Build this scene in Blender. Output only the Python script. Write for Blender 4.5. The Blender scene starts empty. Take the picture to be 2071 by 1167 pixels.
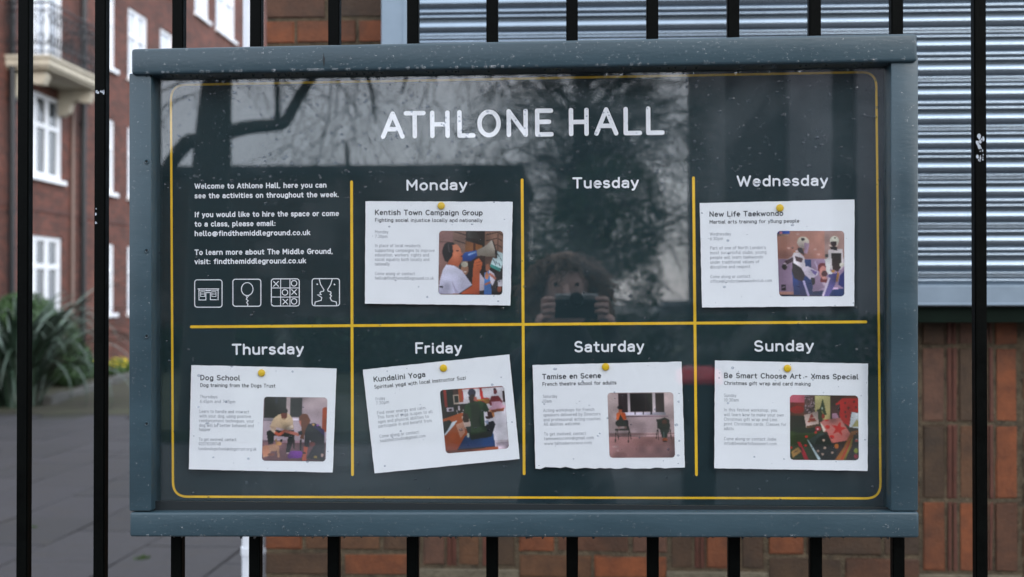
import bpy, bmesh, math, random
import numpy as np
from mathutils import Vector, Matrix
random.seed(7); RNG = np.random.RandomState(7)
S = bpy.context.scene
COL = S.collection
# ------------------------------------------------------------------ camera, sky, sun, exposure
FPX, DIST, EYE = 2487.0, 1.74, 1.5            # focal length in photo pixels, metres to the glass, eye height
YAW, PITCH = math.atan(130 / FPX), math.atan(22 / FPX)
cd = bpy.data.cameras.new('camera'); cam = bpy.data.objects.new('camera', cd); COL.objects.link(cam)
cam.location = (0, -DIST, EYE); cam.rotation_euler = (math.pi / 2 + PITCH, 0, YAW)
cd.sensor_width = 36; cd.lens = FPX / 2071 * 36; cd.clip_start = 0.003; cd.clip_end = 2000
cd.dof.use_dof = True; cd.dof.focus_distance = 1.76; cd.dof.aperture_fstop = 5.4
S.camera = cam
SUN_EL, SUN_ROT = math.radians(21), math.radians(150)
W = bpy.data.worlds.new('World'); S.world = W; W.use_nodes = True
wn = W.node_tree; wn.nodes.clear()
def N(t, kind, **kw):
    n = t.nodes.new(kind)
    for k, v in kw.items():
        if k in n.inputs: n.inputs[k].default_value = v
        else: setattr(n, k, v)
    return n
sky = N(wn, 'ShaderNodeTexSky', sky_type='NISHITA', sun_disc=False, sun_elevation=SUN_EL, sun_rotation=SUN_ROT)
tc = N(wn, 'ShaderNodeTexCoord'); mp = N(wn, 'ShaderNodeMapping'); mp.inputs['Scale'].default_value = (1, 1, 2.6)
nz = N(wn, 'ShaderNodeTexNoise'); nz.inputs['Scale'].default_value = 2.2; nz.inputs['Detail'].default_value = 5
cr = N(wn, 'ShaderNodeValToRGB')
cr.color_ramp.elements[0].position = .3; cr.color_ramp.elements[0].color = (7.6, 8.3, 9.6, 1)
cr.color_ramp.elements[1].position = .72; cr.color_ramp.elements[1].color = (11.5, 12.2, 13.4, 1)
mx = N(wn, 'ShaderNodeMix', data_type='RGBA'); mx.inputs[0].default_value = .86
bg = N(wn, 'ShaderNodeBackground'); bg.inputs['Strength'].default_value = .13
wo = N(wn, 'ShaderNodeOutputWorld')
for a, b in ((tc.outputs['Generated'], mp.inputs[0]), (mp.outputs[0], nz.inputs['Vector']), (nz.outputs[0], cr.inputs[0]),
             (sky.outputs[0], mx.inputs[6]), (cr.outputs[0], mx.inputs[7]), (mx.outputs[2], bg.inputs[0]), (bg.outputs[0], wo.inputs[0])):
    wn.links.new(a, b)
sl = bpy.data.lights.new('sun', 'SUN'); sl.energy = 1.5; sl.angle = math.radians(40); sl.color = (1, .97, .93)
so = bpy.data.objects.new('sun', sl); COL.objects.link(so)
sd = Vector((math.sin(SUN_ROT) * math.cos(SUN_EL), math.cos(SUN_ROT) * math.cos(SUN_EL), math.sin(SUN_EL)))
so.rotation_euler = sd.to_track_quat('Z', 'Y').to_euler(); so.location = (0, -6, 9)
S.view_settings.view_transform = 'Standard'; S.view_settings.look = 'None'
S.view_settings.exposure = 0.82; S.view_settings.gamma = 1.0
S.render.engine = 'CYCLES'
S.cycles.use_denoising = True; S.cycles.max_bounces = 8; S.cycles.transparent_max_bounces = 12
S.cycles.caustics_reflective = False; S.cycles.caustics_refractive = False; S.cycles.sample_clamp_indirect = 6
# ------------------------------------------------------------------ helpers
def ray(px, py):
    v = Matrix.Rotation(YAW, 3, 'Z') @ Matrix.Rotation(math.pi / 2 + PITCH, 3, 'X') @ Vector((px - 1035.5, -(py - 583.5), -FPX))
    return v
def at(px, py, Y):                     # the point of the plane y = Y that shows at a photo pixel
    d = ray(px, py); t = (Y + DIST) / d.y
    return Vector((t * d.x, Y, EYE + t * d.z))
def onX(px, py, X):
    d = ray(px, py); t = X / d.x
    return Vector((X, -DIST + t * d.y, EYE + t * d.z))
def mir(px, py, Yv):                   # the point behind the photographer that the glass shows at a pixel
    p = at(px, py, Yv); return Vector((p.x, -Yv, p.z))
def lin(c): return tuple(((v / 255) / 12.92 if v / 255 <= .04045 else ((v / 255 + .055) / 1.055) ** 2.4) for v in c)
def tag(o, label=None, cat=None, group=None, kind=None):
    if label: o['label'] = label
    if cat: o['category'] = cat
    if group: o['group'] = group
    if kind: o['kind'] = kind
    return o
def empty(name, loc=(0, 0, 0), label=None, cat=None, group=None):
    o = bpy.data.objects.new(name, None); o.location = loc; o.empty_display_size = .1; COL.objects.link(o)
    return tag(o, label, cat, group)
class MB:
    def __init__(s): s.v = []; s.f = []; s.m = []
    def add(s, vs, fs, m=0):
        b = len(s.v); s.v += [tuple(v) for v in vs]
        for f in fs: s.f.append(tuple(i + b for i in f)); s.m.append(m)
    def box(s, x0, x1, y0, y1, z0, z1, m=0):
        s.add([(x0, y0, z0), (x1, y0, z0), (x1, y1, z0), (x0, y1, z0), (x0, y0, z1), (x1, y0, z1), (x1, y1, z1), (x0, y1, z1)],
              [(0, 3, 2, 1), (4, 5, 6, 7), (0, 1, 5, 4), (1, 2, 6, 5), (2, 3, 7, 6), (3, 0, 4, 7)], m)
    def tube(s, pts, rs, n=6, m=0, caps=True):
        pts = [Vector(p) for p in pts]
        if not hasattr(rs, '__len__'): rs = [rs] * len(pts)
        rings = []; up = Vector((0, 0, 1)); u = None
        for i, p in enumerate(pts):
            d = (pts[min(i + 1, len(pts) - 1)] - pts[max(i - 1, 0)])
            d = d.normalized() if d.length > 1e-9 else up
            if u is None: u = d.cross(Vector((.31, .87, .12))).normalized()
            u = (u - d * u.dot(d))
            u = u.normalized() if u.length > 1e-6 else d.orthogonal().normalized()
            w = d.cross(u)
            rings.append([p + (u * math.cos(2 * math.pi * k / n) + w * math.sin(2 * math.pi * k / n)) * rs[i] for k in range(n)])
        vs = [v for r in rings for v in r]; fs = []
        for i in range(len(pts) - 1):
            for k in range(n):
                a = i * n + k; b = i * n + (k + 1) % n
                fs.append((a, b, b + n, a + n))
        if caps: fs += [tuple(range(n))[::-1], tuple((len(pts) - 1) * n + k for k in range(n))]
        s.add(vs, fs, m)
    def mesh(s, name, mats):
        me = bpy.data.meshes.new(name); me.from_pydata(s.v, [], s.f)
        for m in (mats if isinstance(mats, (list, tuple)) else [mats]): me.materials.append(m)
        if max(s.m or [0]) > 0: me.polygons.foreach_set('material_index', s.m)
        me.update(); return me
    def obj(s, name, mats, parent=None, smooth=False, bevel=0, seg=2):
        return put(name, s.mesh(name, mats), parent, smooth, bevel, seg)
def put(name, me, parent=None, smooth=False, bevel=0, seg=2):
    if bevel:
        bm = bmesh.new(); bm.from_mesh(me); bmesh.ops.recalc_face_normals(bm, faces=bm.faces)
        bmesh.ops.bevel(bm, geom=[e for e in bm.edges if e.calc_face_angle(0) > .5], offset=bevel, segments=seg, affect='EDGES', profile=.5)
        bm.to_mesh(me); bm.free()
    if smooth:
        me.polygons.foreach_set('use_smooth', [True] * len(me.polygons))
        try: me.set_sharp_from_angle(angle=math.radians(smooth if smooth is not True else 50))
        except Exception: pass
    o = bpy.data.objects.new(name, me); COL.objects.link(o)
    if parent: attach(o, parent)
    return o
def world(o):
    v = Vector((0, 0, 0))
    while o: v = v + o.location; o = o.parent
    return v
def attach(o, parent):                 # geometry is written in world coordinates; parents are never rotated
    o.parent = parent; o.location = o.location - world(parent)
# ------------------------------------------------------------------ materials
MATS = {}
def mat(name, col, rough=.6, var=.0, vscale=8, metal=0, bump=0, bscale=60, spec=.5, col2=None, stretch=(1, 1, 1), rvar=0, detail=5):
    if name in MATS: return MATS[name]
    m = bpy.data.materials.new(name); m.use_nodes = True; t = m.node_tree; b = t.nodes['Principled BSDF']
    b.inputs['Base Color'].default_value = (*col, 1); b.inputs['Roughness'].default_value = rough; b.inputs['Metallic'].default_value = metal
    b.inputs['Specular IOR Level'].default_value = spec
    g = N(t, 'ShaderNodeNewGeometry'); mp = N(t, 'ShaderNodeMapping'); mp.inputs['Scale'].default_value = stretch
    t.links.new(g.outputs['Position'], mp.inputs[0])
    if var or col2:
        n = N(t, 'ShaderNodeTexNoise'); n.inputs['Scale'].default_value = vscale; n.inputs['Detail'].default_value = detail; n.inputs['Roughness'].default_value = .65
        t.links.new(mp.outputs[0], n.inputs['Vector'])
        r = N(t, 'ShaderNodeValToRGB'); e = r.color_ramp.elements; e[0].position = .3; e[1].position = .7
        c2 = col2 or tuple(min(1, c * (1 + var)) for c in col); c1 = col if col2 else tuple(c * (1 - var) for c in col)
        e[0].color = (*c1, 1); e[1].color = (*c2, 1)
        t.links.new(n.outputs[0], r.inputs[0]); t.links.new(r.outputs[0], b.inputs['Base Color'])
        if rvar:
            mr = N(t, 'ShaderNodeMapRange'); mr.inputs[1].default_value = .3; mr.inputs[2].default_value = .7
            mr.inputs[3].default_value = max(.03, rough - rvar); mr.inputs[4].default_value = rough + rvar
            t.links.new(n.outputs[0], mr.inputs[0]); t.links.new(mr.outputs[0], b.inputs['Roughness'])
    if bump:
        n2 = N(t, 'ShaderNodeTexNoise'); n2.inputs['Scale'].default_value = bscale; n2.inputs['Detail'].default_value = 4
        bp = N(t, 'ShaderNodeBump'); bp.inputs['Strength'].default_value = bump; bp.inputs['Distance'].default_value = .02
        t.links.new(mp.outputs[0], n2.inputs['Vector']); t.links.new(n2.outputs[0], bp.inputs['Height']); t.links.new(bp.outputs[0], b.inputs['Normal'])
    MATS[name] = m; return m
def brick_piece_mat(name, cols, rough=.75):
    m = bpy.data.materials.new(name); m.use_nodes = True; t = m.node_tree; b = t.nodes['Principled BSDF']
    oi = N(t, 'ShaderNodeObjectInfo'); g = N(t, 'ShaderNodeNewGeometry')
    ad = N(t, 'ShaderNodeMath', operation='ADD'); fr = N(t, 'ShaderNodeMath', operation='FRACT')
    t.links.new(oi.outputs['Random'], ad.inputs[0]); t.links.new(g.outputs['Random Per Island'], ad.inputs[1]); t.links.new(ad.outputs[0], fr.inputs[0])
    r = N(t, 'ShaderNodeValToRGB'); r.color_ramp.interpolation = 'CONSTANT'; e = r.color_ramp.elements
    while len(e) < len(cols): e.new(.5)
    for i, c in enumerate(cols): e[i].position = i / len(cols); e[i].color = (*lin(c), 1)
    t.links.new(fr.outputs[0], r.inputs[0])
    n = N(t, 'ShaderNodeTexNoise'); n.inputs['Scale'].default_value = 22; n.inputs['Detail'].default_value = 7; n.inputs['Roughness'].default_value = .7
    t.links.new(g.outputs['Position'], n.inputs['Vector'])
    n3 = N(t, 'ShaderNodeTexNoise'); n3.inputs['Scale'].default_value = 7; n3.inputs['Detail'].default_value = 3
    t.links.new(g.outputs['Position'], n3.inputs['Vector'])
    r3 = N(t, 'ShaderNodeValToRGB'); r3.color_ramp.elements[0].position = .52; r3.color_ramp.elements[1].position = .68
    mx2 = N(t, 'ShaderNodeMix', data_type='RGBA'); mx2.inputs[7].default_value = (*lin((44, 38, 29)), 1)
    mm = N(t, 'ShaderNodeMath', operation='MULTIPLY'); mm.inputs[1].default_value = .4
    t.links.new(n3.outputs[0], r3.inputs[0]); t.links.new(r3.outputs[0], mm.inputs[0]); t.links.new(mm.outputs[0], mx2.inputs[0]); t.links.new(r.outputs[0], mx2.inputs[6])
    mr = N(t, 'ShaderNodeMapRange'); mr.inputs[1].default_value = .25; mr.inputs[2].default_value = .75; mr.inputs[3].default_value = .55; mr.inputs[4].default_value = 1.35
    hs = N(t, 'ShaderNodeHueSaturation'); t.links.new(n.outputs[0], mr.inputs[0]); t.links.new(mr.outputs[0], hs.inputs['Value']); t.links.new(mx2.outputs[2], hs.inputs['Color'])
    t.links.new(hs.outputs[0], b.inputs['Base Color']); b.inputs['Roughness'].default_value = rough
    n2 = N(t, 'ShaderNodeTexNoise'); n2.inputs['Scale'].default_value = 120; n2.inputs['Detail'].default_value = 4
    bp = N(t, 'ShaderNodeBump'); bp.inputs['Strength'].default_value = .5; bp.inputs['Distance'].default_value = .004
    t.links.new(g.outputs['Position'], n2.inputs['Vector']); t.links.new(n2.outputs[0], bp.inputs['Height']); t.links.new(bp.outputs[0], b.inputs['Normal'])
    return m
def brick_wall_mat(name, c1, c2, mortar, axis='Y', off=0):      # far facades: 75 mm courses
    m = bpy.data.materials.new(name); m.use_nodes = True; t = m.node_tree; b = t.nodes['Principled BSDF']
    g = N(t, 'ShaderNodeNewGeometry'); sp = N(t, 'ShaderNodeSeparateXYZ'); cb = N(t, 'ShaderNodeCombineXYZ')
    t.links.new(g.outputs['Position'], sp.inputs[0])
    ad = N(t, 'ShaderNodeMath', operation='ADD'); t.links.new(sp.outputs['X'], ad.inputs[0]); t.links.new(sp.outputs['Y'], ad.inputs[1])
    t.links.new(ad.outputs[0], cb.inputs[0]); t.links.new(sp.outputs['Z'], cb.inputs[1])
    br = N(t, 'ShaderNodeTexBrick'); br.inputs['Scale'].default_value = 1; br.inputs['Brick Width'].default_value = .225; br.inputs['Row Height'].default_value = .075
    br.inputs['Mortar Size'].default_value = .007; br.inputs['Mortar Smooth'].default_value = .3; br.inputs['Bias'].default_value = -.1
    br.inputs['Color1'].default_value = (*lin(c1), 1); br.inputs['Color2'].default_value = (*lin(c2), 1); br.inputs['Mortar'].default_value = (*lin(mortar), 1)
    t.links.new(cb.outputs[0], br.inputs['Vector'])
    n = N(t, 'ShaderNodeTexNoise'); n.inputs['Scale'].default_value = 1.3; n.inputs['Detail'].default_value = 8; n.inputs['Roughness'].default_value = .7
    t.links.new(g.outputs['Position'], n.inputs['Vector'])
    mr = N(t, 'ShaderNodeMapRange'); mr.inputs[1].default_value = .3; mr.inputs[2].default_value = .7; mr.inputs[3].default_value = .68; mr.inputs[4].default_value = 1.3
    hs = N(t, 'ShaderNodeHueSaturation'); t.links.new(n.outputs[0], mr.inputs[0]); t.links.new(mr.outputs[0], hs.inputs['Value']); t.links.new(br.outputs[0], hs.inputs['Color'])
    t.links.new(hs.outputs[0], b.inputs['Base Color']); b.inputs['Roughness'].default_value = .85
    bp = N(t, 'ShaderNodeBump', invert=True); bp.inputs['Strength'].default_value = .6; bp.inputs['Distance'].default_value = .01
    t.links.new(br.outputs['Fac'], bp.inputs['Height']); t.links.new(bp.outputs[0], b.inputs['Normal'])
    return m
def glass_mat(name, boost=1.0, smudge=0.0, tint=(1, 1, 1)):
    m = bpy.data.materials.new(name); m.use_nodes = True; t = m.node_tree; t.nodes.clear()
    g = N(t, 'ShaderNodeNewGeometry'); dp = N(t, 'ShaderNodeVectorMath', operation='DOT_PRODUCT'); ab = N(t, 'ShaderNodeMath', operation='ABSOLUTE')
    t.links.new(g.outputs['Incoming'], dp.inputs[0]); t.links.new(g.outputs['Normal'], dp.inputs[1]); t.links.new(dp.outputs['Value'], ab.inputs[0])
    su = N(t, 'ShaderNodeMath', operation='SUBTRACT'); su.inputs[0].default_value = 1; t.links.new(ab.outputs[0], su.inputs[1])
    pw = N(t, 'ShaderNodeMath', operation='POWER'); pw.inputs[1].default_value = 5; t.links.new(su.outputs[0], pw.inputs[0])
    ma = N(t, 'ShaderNodeMath', operation='MULTIPLY_ADD'); ma.inputs[1].default_value = .96; ma.inputs[2].default_value = .04 * boost; t.links.new(pw.outputs[0], ma.inputs[0])
    ma.use_clamp = True
    tr = N(t, 'ShaderNodeBsdfTransparent'); tr.inputs[0].default_value = (*tint, 1)
    gl = N(t, 'ShaderNodeBsdfGlossy'); gl.inputs['Roughness'].default_value = 0.004
    ms = N(t, 'ShaderNodeMixShader'); t.links.new(ma.outputs[0], ms.inputs[0]); t.links.new(tr.outputs[0], ms.inputs[1]); t.links.new(gl.outputs[0], ms.inputs[2])
    out = N(t, 'ShaderNodeOutputMaterial'); last = ms
    if smudge:
        n = N(t, 'ShaderNodeTexNoise'); n.inputs['Scale'].default_value = 7; n.inputs['Detail'].default_value = 6; n.inputs['Distortion'].default_value = 1.2
        t.links.new(g.outputs['Position'], n.inputs['Vector'])
        mr = N(t, 'ShaderNodeMapRange'); mr.inputs[1].default_value = .52; mr.inputs[2].default_value = .8; mr.inputs[3].default_value = 0.0; mr.inputs[4].default_value = smudge
        df = N(t, 'ShaderNodeBsdfDiffuse'); df.inputs[0].default_value = (.75, .8, .85, 1)
        m2 = N(t, 'ShaderNodeMixShader'); t.links.new(n.outputs[0], mr.inputs[0]); t.links.new(mr.outputs[0], m2.inputs[0]); t.links.new(ms.outputs[0], m2.inputs[1]); t.links.new(df.outputs[0], m2.inputs[2])
        last = m2
    t.links.new(last.outputs[0], out.inputs[0]); return m
def vcol_mat(name):
    m = bpy.data.materials.new(name); m.use_nodes = True; t = m.node_tree; b = t.nodes['Principled BSDF']
    a = N(t, 'ShaderNodeAttribute', attribute_name='Col'); t.links.new(a.outputs['Color'], b.inputs['Base Color'])
    b.inputs['Roughness'].default_value = .45; return m
M_paint = mat('frame_paint', (.031, .059, .075), .36, .22, 9, bump=.035, bscale=260, stretch=(.3, 1, 1), rvar=.08)
M_black = mat('railing_paint', (.0005, .0009, .0006), .5, .5, 30, bump=.03, bscale=200, spec=.07, rvar=.1)
M_chip = mat('bare_metal_chip', (.42, .45, .50), .5, .3, 300)
M_panel = mat('printed_panel', (.0120, .0290, .0345), .6, .10, 5, spec=.15)
M_white = mat('white_print', (.88, .90, .94), .6, spec=.3)
M_yellow = mat('yellow_print', (.84, .52, .016), .5, .12, 20)
M_paper = mat('paper', (.87, .90, .93), .7, .02, 30)
M_ink = mat('dark_ink', (.045, .05, .06), .6)
M_grey = mat('grey_ink', (.34, .36, .40), .6)
M_pin = mat('yellow_plastic', (.80, .52, .012), .3)
M_glass = glass_mat('glazing', 2.15, .02)
M_void = mat('screw_hole', (.004, .007, .009), .5)
wat = bpy.data.materials.new('water'); wat.use_nodes = True; wb = wat.node_tree.nodes['Principled BSDF']
wb.inputs['Transmission Weight'].default_value = 1; wb.inputs['IOR'].default_value = 1.33; wb.inputs['Roughness'].default_value = 0.02
wb.inputs['Base Color'].default_value = (1, 1, 1, 1); M_water = wat; M_bead = glass_mat('water_bead', 1.1); M_gbead = glass_mat('shade_tinted_bead', 1.2, tint=(.82, .84, .87))  # grey tint on the glass drops paints in the sky reflection they break
# ------------------------------------------------------------------ single-stroke rounded lettering
def arc(cx, cy, rx, ry, a0, a1, n=None):
    n = n or max(4, int(abs(a1 - a0) / 24))
    return [(cx + rx * math.cos(math.radians(a0 + (a1 - a0) * i / n)), cy + ry * math.sin(math.radians(a0 + (a1 - a0) * i / n))) for i in range(n + 1)]
def ell(cx, cy, rx, ry): return arc(cx, cy, rx, ry, 0, 360, 18)
O_ = ell(.27, .34, .22, .34)
G = {
 'a': (.50, [arc(.24, .50, .19, .18, 155, 0) + [(.43, 0)], [(.43, .40), (.22, .40)] + arc(.22, .20, .18, .20, 90, 270)[1:] + [(.32, .03), (.43, .13)]]),
 'b': (.54, [[(.06, 1), (.06, 0)], ell(.27, .34, .21, .34)]), 'c': (.48, [arc(.27, .34, .22, .34, 48, 312)]),
 'd': (.54, [[(.48, 1), (.48, 0)], ell(.27, .34, .21, .34)]), 'e': (.52, [[(.06, .36), (.48, .36)] + arc(.27, .34, .21, .34, 4, 310)[0:]]),
 'f': (.36, [[(.17, 0), (.17, .78)] + arc(.33, .78, .16, .2, 180, 85)[1:], [(.02, .66), (.33, .66)]]),
 'g': (.54, [ell(.27, .34, .21, .34), [(.48, .68), (.48, -.06)] + arc(.27, -.06, .21, .2, 0, -150)[1:]]),
 'h': (.52, [[(.06, 1), (.06, 0)], arc(.26, .45, .2, .23, 180, 0) + [(.46, 0)]]),
 'i': (.16, [[(.08, 0), (.08, .66)], [(.08, .92), (.08, .93)]]), 'j': (.2, [[(.12, .66), (.12, -.1)] + arc(0, -.1, .12, .13, 0, -80)[1:], [(.12, .92), (.12, .93)]]),
 'k': (.48, [[(.06, 1), (.06, 0)], [(.42, .66), (.07, .28)], [(.19, .40), (.46, 0)]]),
 'l': (.24, [[(.06, 1), (.06, .14)] + arc(.20, .14, .14, .14, 180, 270)[1:]]),
 'm': (.80, [[(.06, .68), (.06, 0)], arc(.23, .48, .17, .2, 180, 0) + [(.40, 0)], arc(.57, .48, .17, .2, 180, 0) + [(.74, 0)]]),
 'n': (.52, [[(.06, .68), (.06, 0)], arc(.26, .45, .2, .23, 180, 0) + [(.46, 0)]]), 'o': (.54, [O_]),
 'p': (.54, [[(.06, .68), (.06, -.28)], ell(.27, .34, .21, .34)]), 'q': (.54, [[(.48, .68), (.48, -.28)], ell(.27, .34, .21, .34)]),
 'r': (.36, [[(.06, .68), (.06, 0)], arc(.27, .40, .21, .27, 175, 75)]),
 's': (.44, [arc(.22, .515, .17, .165, 30, 270) + arc(.22, .175, .18, .175, 90, -150)[1:]]),
 't': (.38, [[(.16, .9), (.16, .16)] + arc(.31, .16, .15, .16, 180, 275)[1:], [(.02, .66), (.33, .66)]]),
 'u': (.52, [[(.06, .68), (.06, .23)] + arc(.26, .23, .2, .23, 180, 360)[1:], [(.46, .68), (.46, 0)]]),
 'v': (.46, [[(.03, .68), (.23, 0)], [(.23, 0), (.43, .68)]]), 'w': (.74, [[(.03, .68), (.2, 0)], [(.2, 0), (.37, .6)], [(.37, .6), (.54, 0)], [(.54, 0), (.71, .68)]]),
 'x': (.46, [[(.04, .68), (.42, 0)], [(.42, .68), (.04, 0)]]), 'y': (.48, [[(.03, .68), (.24, .0)], [(.45, .68), (.21, -.14)] + arc(.09, -.12, .12, .15, -20, -90)[0:]]),
 'z': (.46, [[(.05, .67), (.41, .67)], [(.41, .67), (.05, 0)], [(.05, 0), (.42, 0)]]),
 'A': (.64, [[(.03, 0), (.32, 1)], [(.32, 1), (.61, 0)], [(.14, .32), (.50, .32)]]), 'B': (.60, [[(.07, 0), (.07, 1)], [(.07, 1), (.3, 1)] + arc(.3, .76, .2, .24, 90, -90)[1:] + [(.07, .52)], [(.07, 0), (.32, 0)] + arc(.32, .26, .22, .26, -90, 90)[1:]]),
 'C': (.64, [arc(.36, .5, .30, .5, 50, 310)]), 'D': (.64, [[(.07, 0), (.07, 1)], [(.07, 1), (.24, 1)] + arc(.24, .5, .33, .5, 90, -90)[1:] + [(.07, 0)]]),
 'E': (.54, [[(.07, 0), (.07, 1)], [(.07, 1), (.5, 1)], [(.07, .53), (.44, .53)], [(.07, 0), (.51, 0)]]), 'F': (.52, [[(.07, 0), (.07, 1)], [(.07, 1), (.5, 1)], [(.07, .5), (.44, .5)]]),
 'G': (.66, [arc(.36, .5, .30, .5, 50, 360) + [(.38, .5)]]), 'H': (.64, [[(.07, 0), (.07, 1)], [(.57, 0), (.57, 1)], [(.07, .5), (.57, .5)]]),
 'I': (.18, [[(.09, 0), (.09, 1)]]), 'J': (.44, [[(.37, 1), (.37, .22)] + arc(.2, .22, .17, .22, 0, -160)[1:]]), 'K': (.60, [[(.07, 0), (.07, 1)], [(.54, 1), (.08, .42)], [(.22, .58), (.57, 0)]]),
 'L': (.50, [[(.07, 1), (.07, 0)], [(.07, 0), (.47, 0)]]), 'M': (.74, [[(.07, 0), (.07, 1)], [(.07, 1), (.37, .35)], [(.37, .35), (.67, 1)], [(.67, 1), (.67, 0)]]),
 'N': (.64, [[(.07, 0), (.07, 1)], [(.07, 1), (.57, 0)], [(.57, 0), (.57, 1)]]), 'O': (.70, [arc(.35, .5, .29, .5, 0, 360, 26)]),
 'P': (.58, [[(.07, 0), (.07, 1)], [(.07, 1), (.3, 1)] + arc(.3, .74, .23, .26, 90, -90)[1:] + [(.07, .48)]]), 'R': (.60, [[(.07, 0), (.07, 1)], [(.07, 1), (.3, 1)] + arc(.3, .74, .23, .26, 90, -90)[1:] + [(.07, .48)], [(.3, .48), (.56, 0)]]),
 'S': (.58, [arc(.29, .745, .22, .255, 35, 270) + arc(.29, .25, .24, .25, 90, -155)[1:]]), 'T': (.60, [[(.03, 1), (.57, 1)], [(.30, 1), (.30, 0)]]),
 'U': (.62, [[(.07, 1), (.07, .26)] + arc(.31, .26, .24, .26, 180, 360)[1:] + [(.55, 1)]]), 'W': (.90, [[(.03, 1), (.24, 0)], [(.24, 0), (.45, .9)], [(.45, .9), (.66, 0)], [(.66, 0), (.87, 1)]]),
 'X': (.58, [[(.04, 1), (.54, 0)], [(.54, 1), (.04, 0)]]), 'Y': (.58, [[(.03, 1), (.29, .45)], [(.55, 1), (.29, .45)], [(.29, .45), (.29, 0)]]),
 '0': (.56, [ell(.28, .5, .22, .5)]), '1': (.34, [[(.06, .8), (.22, 1), (.22, 0)]]), '2': (.52, [arc(.26, .74, .2, .26, 160, -30) + [(.06, 0), (.48, 0)]]),
 '3': (.52, [arc(.25, .76, .19, .24, 150, -90) + arc(.25, .26, .21, .26, 90, -150)[1:]]), '4': (.54, [[(.40, 0), (.40, 1), (.04, .25), (.50, .25)]]),
 '5': (.52, [[(.44, 1), (.11, 1), (.08, .55)] + arc(.26, .32, .22, .32, 130, -150)]), '6': (.54, [ell(.27, .3, .21, .3), [(.40, 1), (.09, .48)]]),
 '7': (.48, [[(.04, 1), (.44, 1), (.16, 0)]]), '8': (.54, [ell(.27, .76, .18, .24), ell(.27, .26, .21, .26)]), '9': (.54, [ell(.27, .7, .21, .3), [(.14, 0), (.45, .52)]]),
 '.': (.16, [[(.08, 0), (.08, .01)]]), ',': (.16, [[(.09, .02), (.05, -.12)]]), ':': (.16, [[(.08, .05), (.08, .06)], [(.08, .58), (.08, .59)]]), "'": (.14, [[(.07, .98), (.06, .82)]]),
 '-': (.40, [[(.07, .38), (.33, .38)]]), '@': (.92, [ell(.44, .34, .15, .19), [(.59, .5), (.59, .22)] + arc(.70, .24, .11, .1, 190, 350) + arc(.46, .34, .38, .46, -10, 290)]),
 ' ': (.28, []),
}
class Ink:
    """flat rounded strokes in photo pixels, mapped onto the sheet by fn(px, py, lift)"""
    def __init__(s, fn): s.mb = MB(); s.fn = fn; s.k = 0
    def stroke(s, pts, w, closed=False):
        P = [pts[0]]
        for p in pts[1:]:
            if abs(p[0] - P[-1][0]) + abs(p[1] - P[-1][1]) > 1e-4: P.append(p)
        if len(P) > 3 and math.dist(P[0], P[-1]) < 1e-3: closed = True; P = P[:-1]
        n = len(P)
        if n < 2: P = [P[0], (P[0][0] + .01, P[0][1])]; n = 2
        s.k = (s.k + 1) % 24; lift = 1.2e-5 * s.k; h = w / 2; L = []; R = []
        for i in range(n):
            a = P[i - 1] if (i or closed) else None; b = P[(i + 1) % n] if (i < n - 1 or closed) else None; p = P[i]
            def nrm(u, v):
                d = math.hypot(v[0] - u[0], v[1] - u[1]) or 1; return (-(v[1] - u[1]) / d, (v[0] - u[0]) / d)
            if a is None: nx, ny = nrm(p, b); k = 1
            elif b is None: nx, ny = nrm(a, p); k = 1
            else:
                n1 = nrm(a, p); n2 = nrm(p, b); nx, ny = n1[0] + n2[0], n1[1] + n2[1]; d = math.hypot(nx, ny) or 1; nx /= d; ny /= d
                k = min(1.6, 1 / max(.4, nx * n1[0] + ny * n1[1]))
            L.append((p[0] + nx * h * k, p[1] + ny * h * k)); R.append((p[0] - nx * h * k, p[1] - ny * h * k))
        vs = [s.fn(*q, lift) for q in L] + [s.fn(*q, lift) for q in R]; fs = []
        for i in range(n if closed else n - 1):
            j = (i + 1) % n; fs.append((i, j, n + j, n + i))
        s.mb.add(vs, fs)
        if not closed:
            for p, q in ((P[0], P[1]), (P[-1], P[-2])):
                a0 = math.atan2(p[1] - q[1], p[0] - q[0]); m = 7 if w > 3 else 4
                cp = [s.fn(p[0] + h * math.cos(a0 - math.pi / 2 + math.pi * t / m), p[1] + h * math.sin(a0 - math.pi / 2 + math.pi * t / m), lift) for t in range(m + 1)]
                s.mb.add(cp, [tuple(range(m + 1))])
    def text(s, txt, x0, y0, x1, y1, cap, w, track=.14, wd=None):
        adv = 0; pos = []
        for ch in txt: pos.append(adv); adv += G[ch][0] + track
        adv -= track; L = math.hypot(x1 - x0, y1 - y0); ux, uy = (x1 - x0) / L, (y1 - y0) / L; sx = L / adv
        for ch, a in zip(txt, pos):
            for st in G[ch][1]:
                s.stroke([(x0 + (a + u) * sx * ux + v * cap * uy, y0 + (a + u) * sx * uy - v * cap * ux) for u, v in st], w)
    def done(s, name, m, parent):
        me = s.mb.mesh(name, m); return put(name, me, parent)
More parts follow.
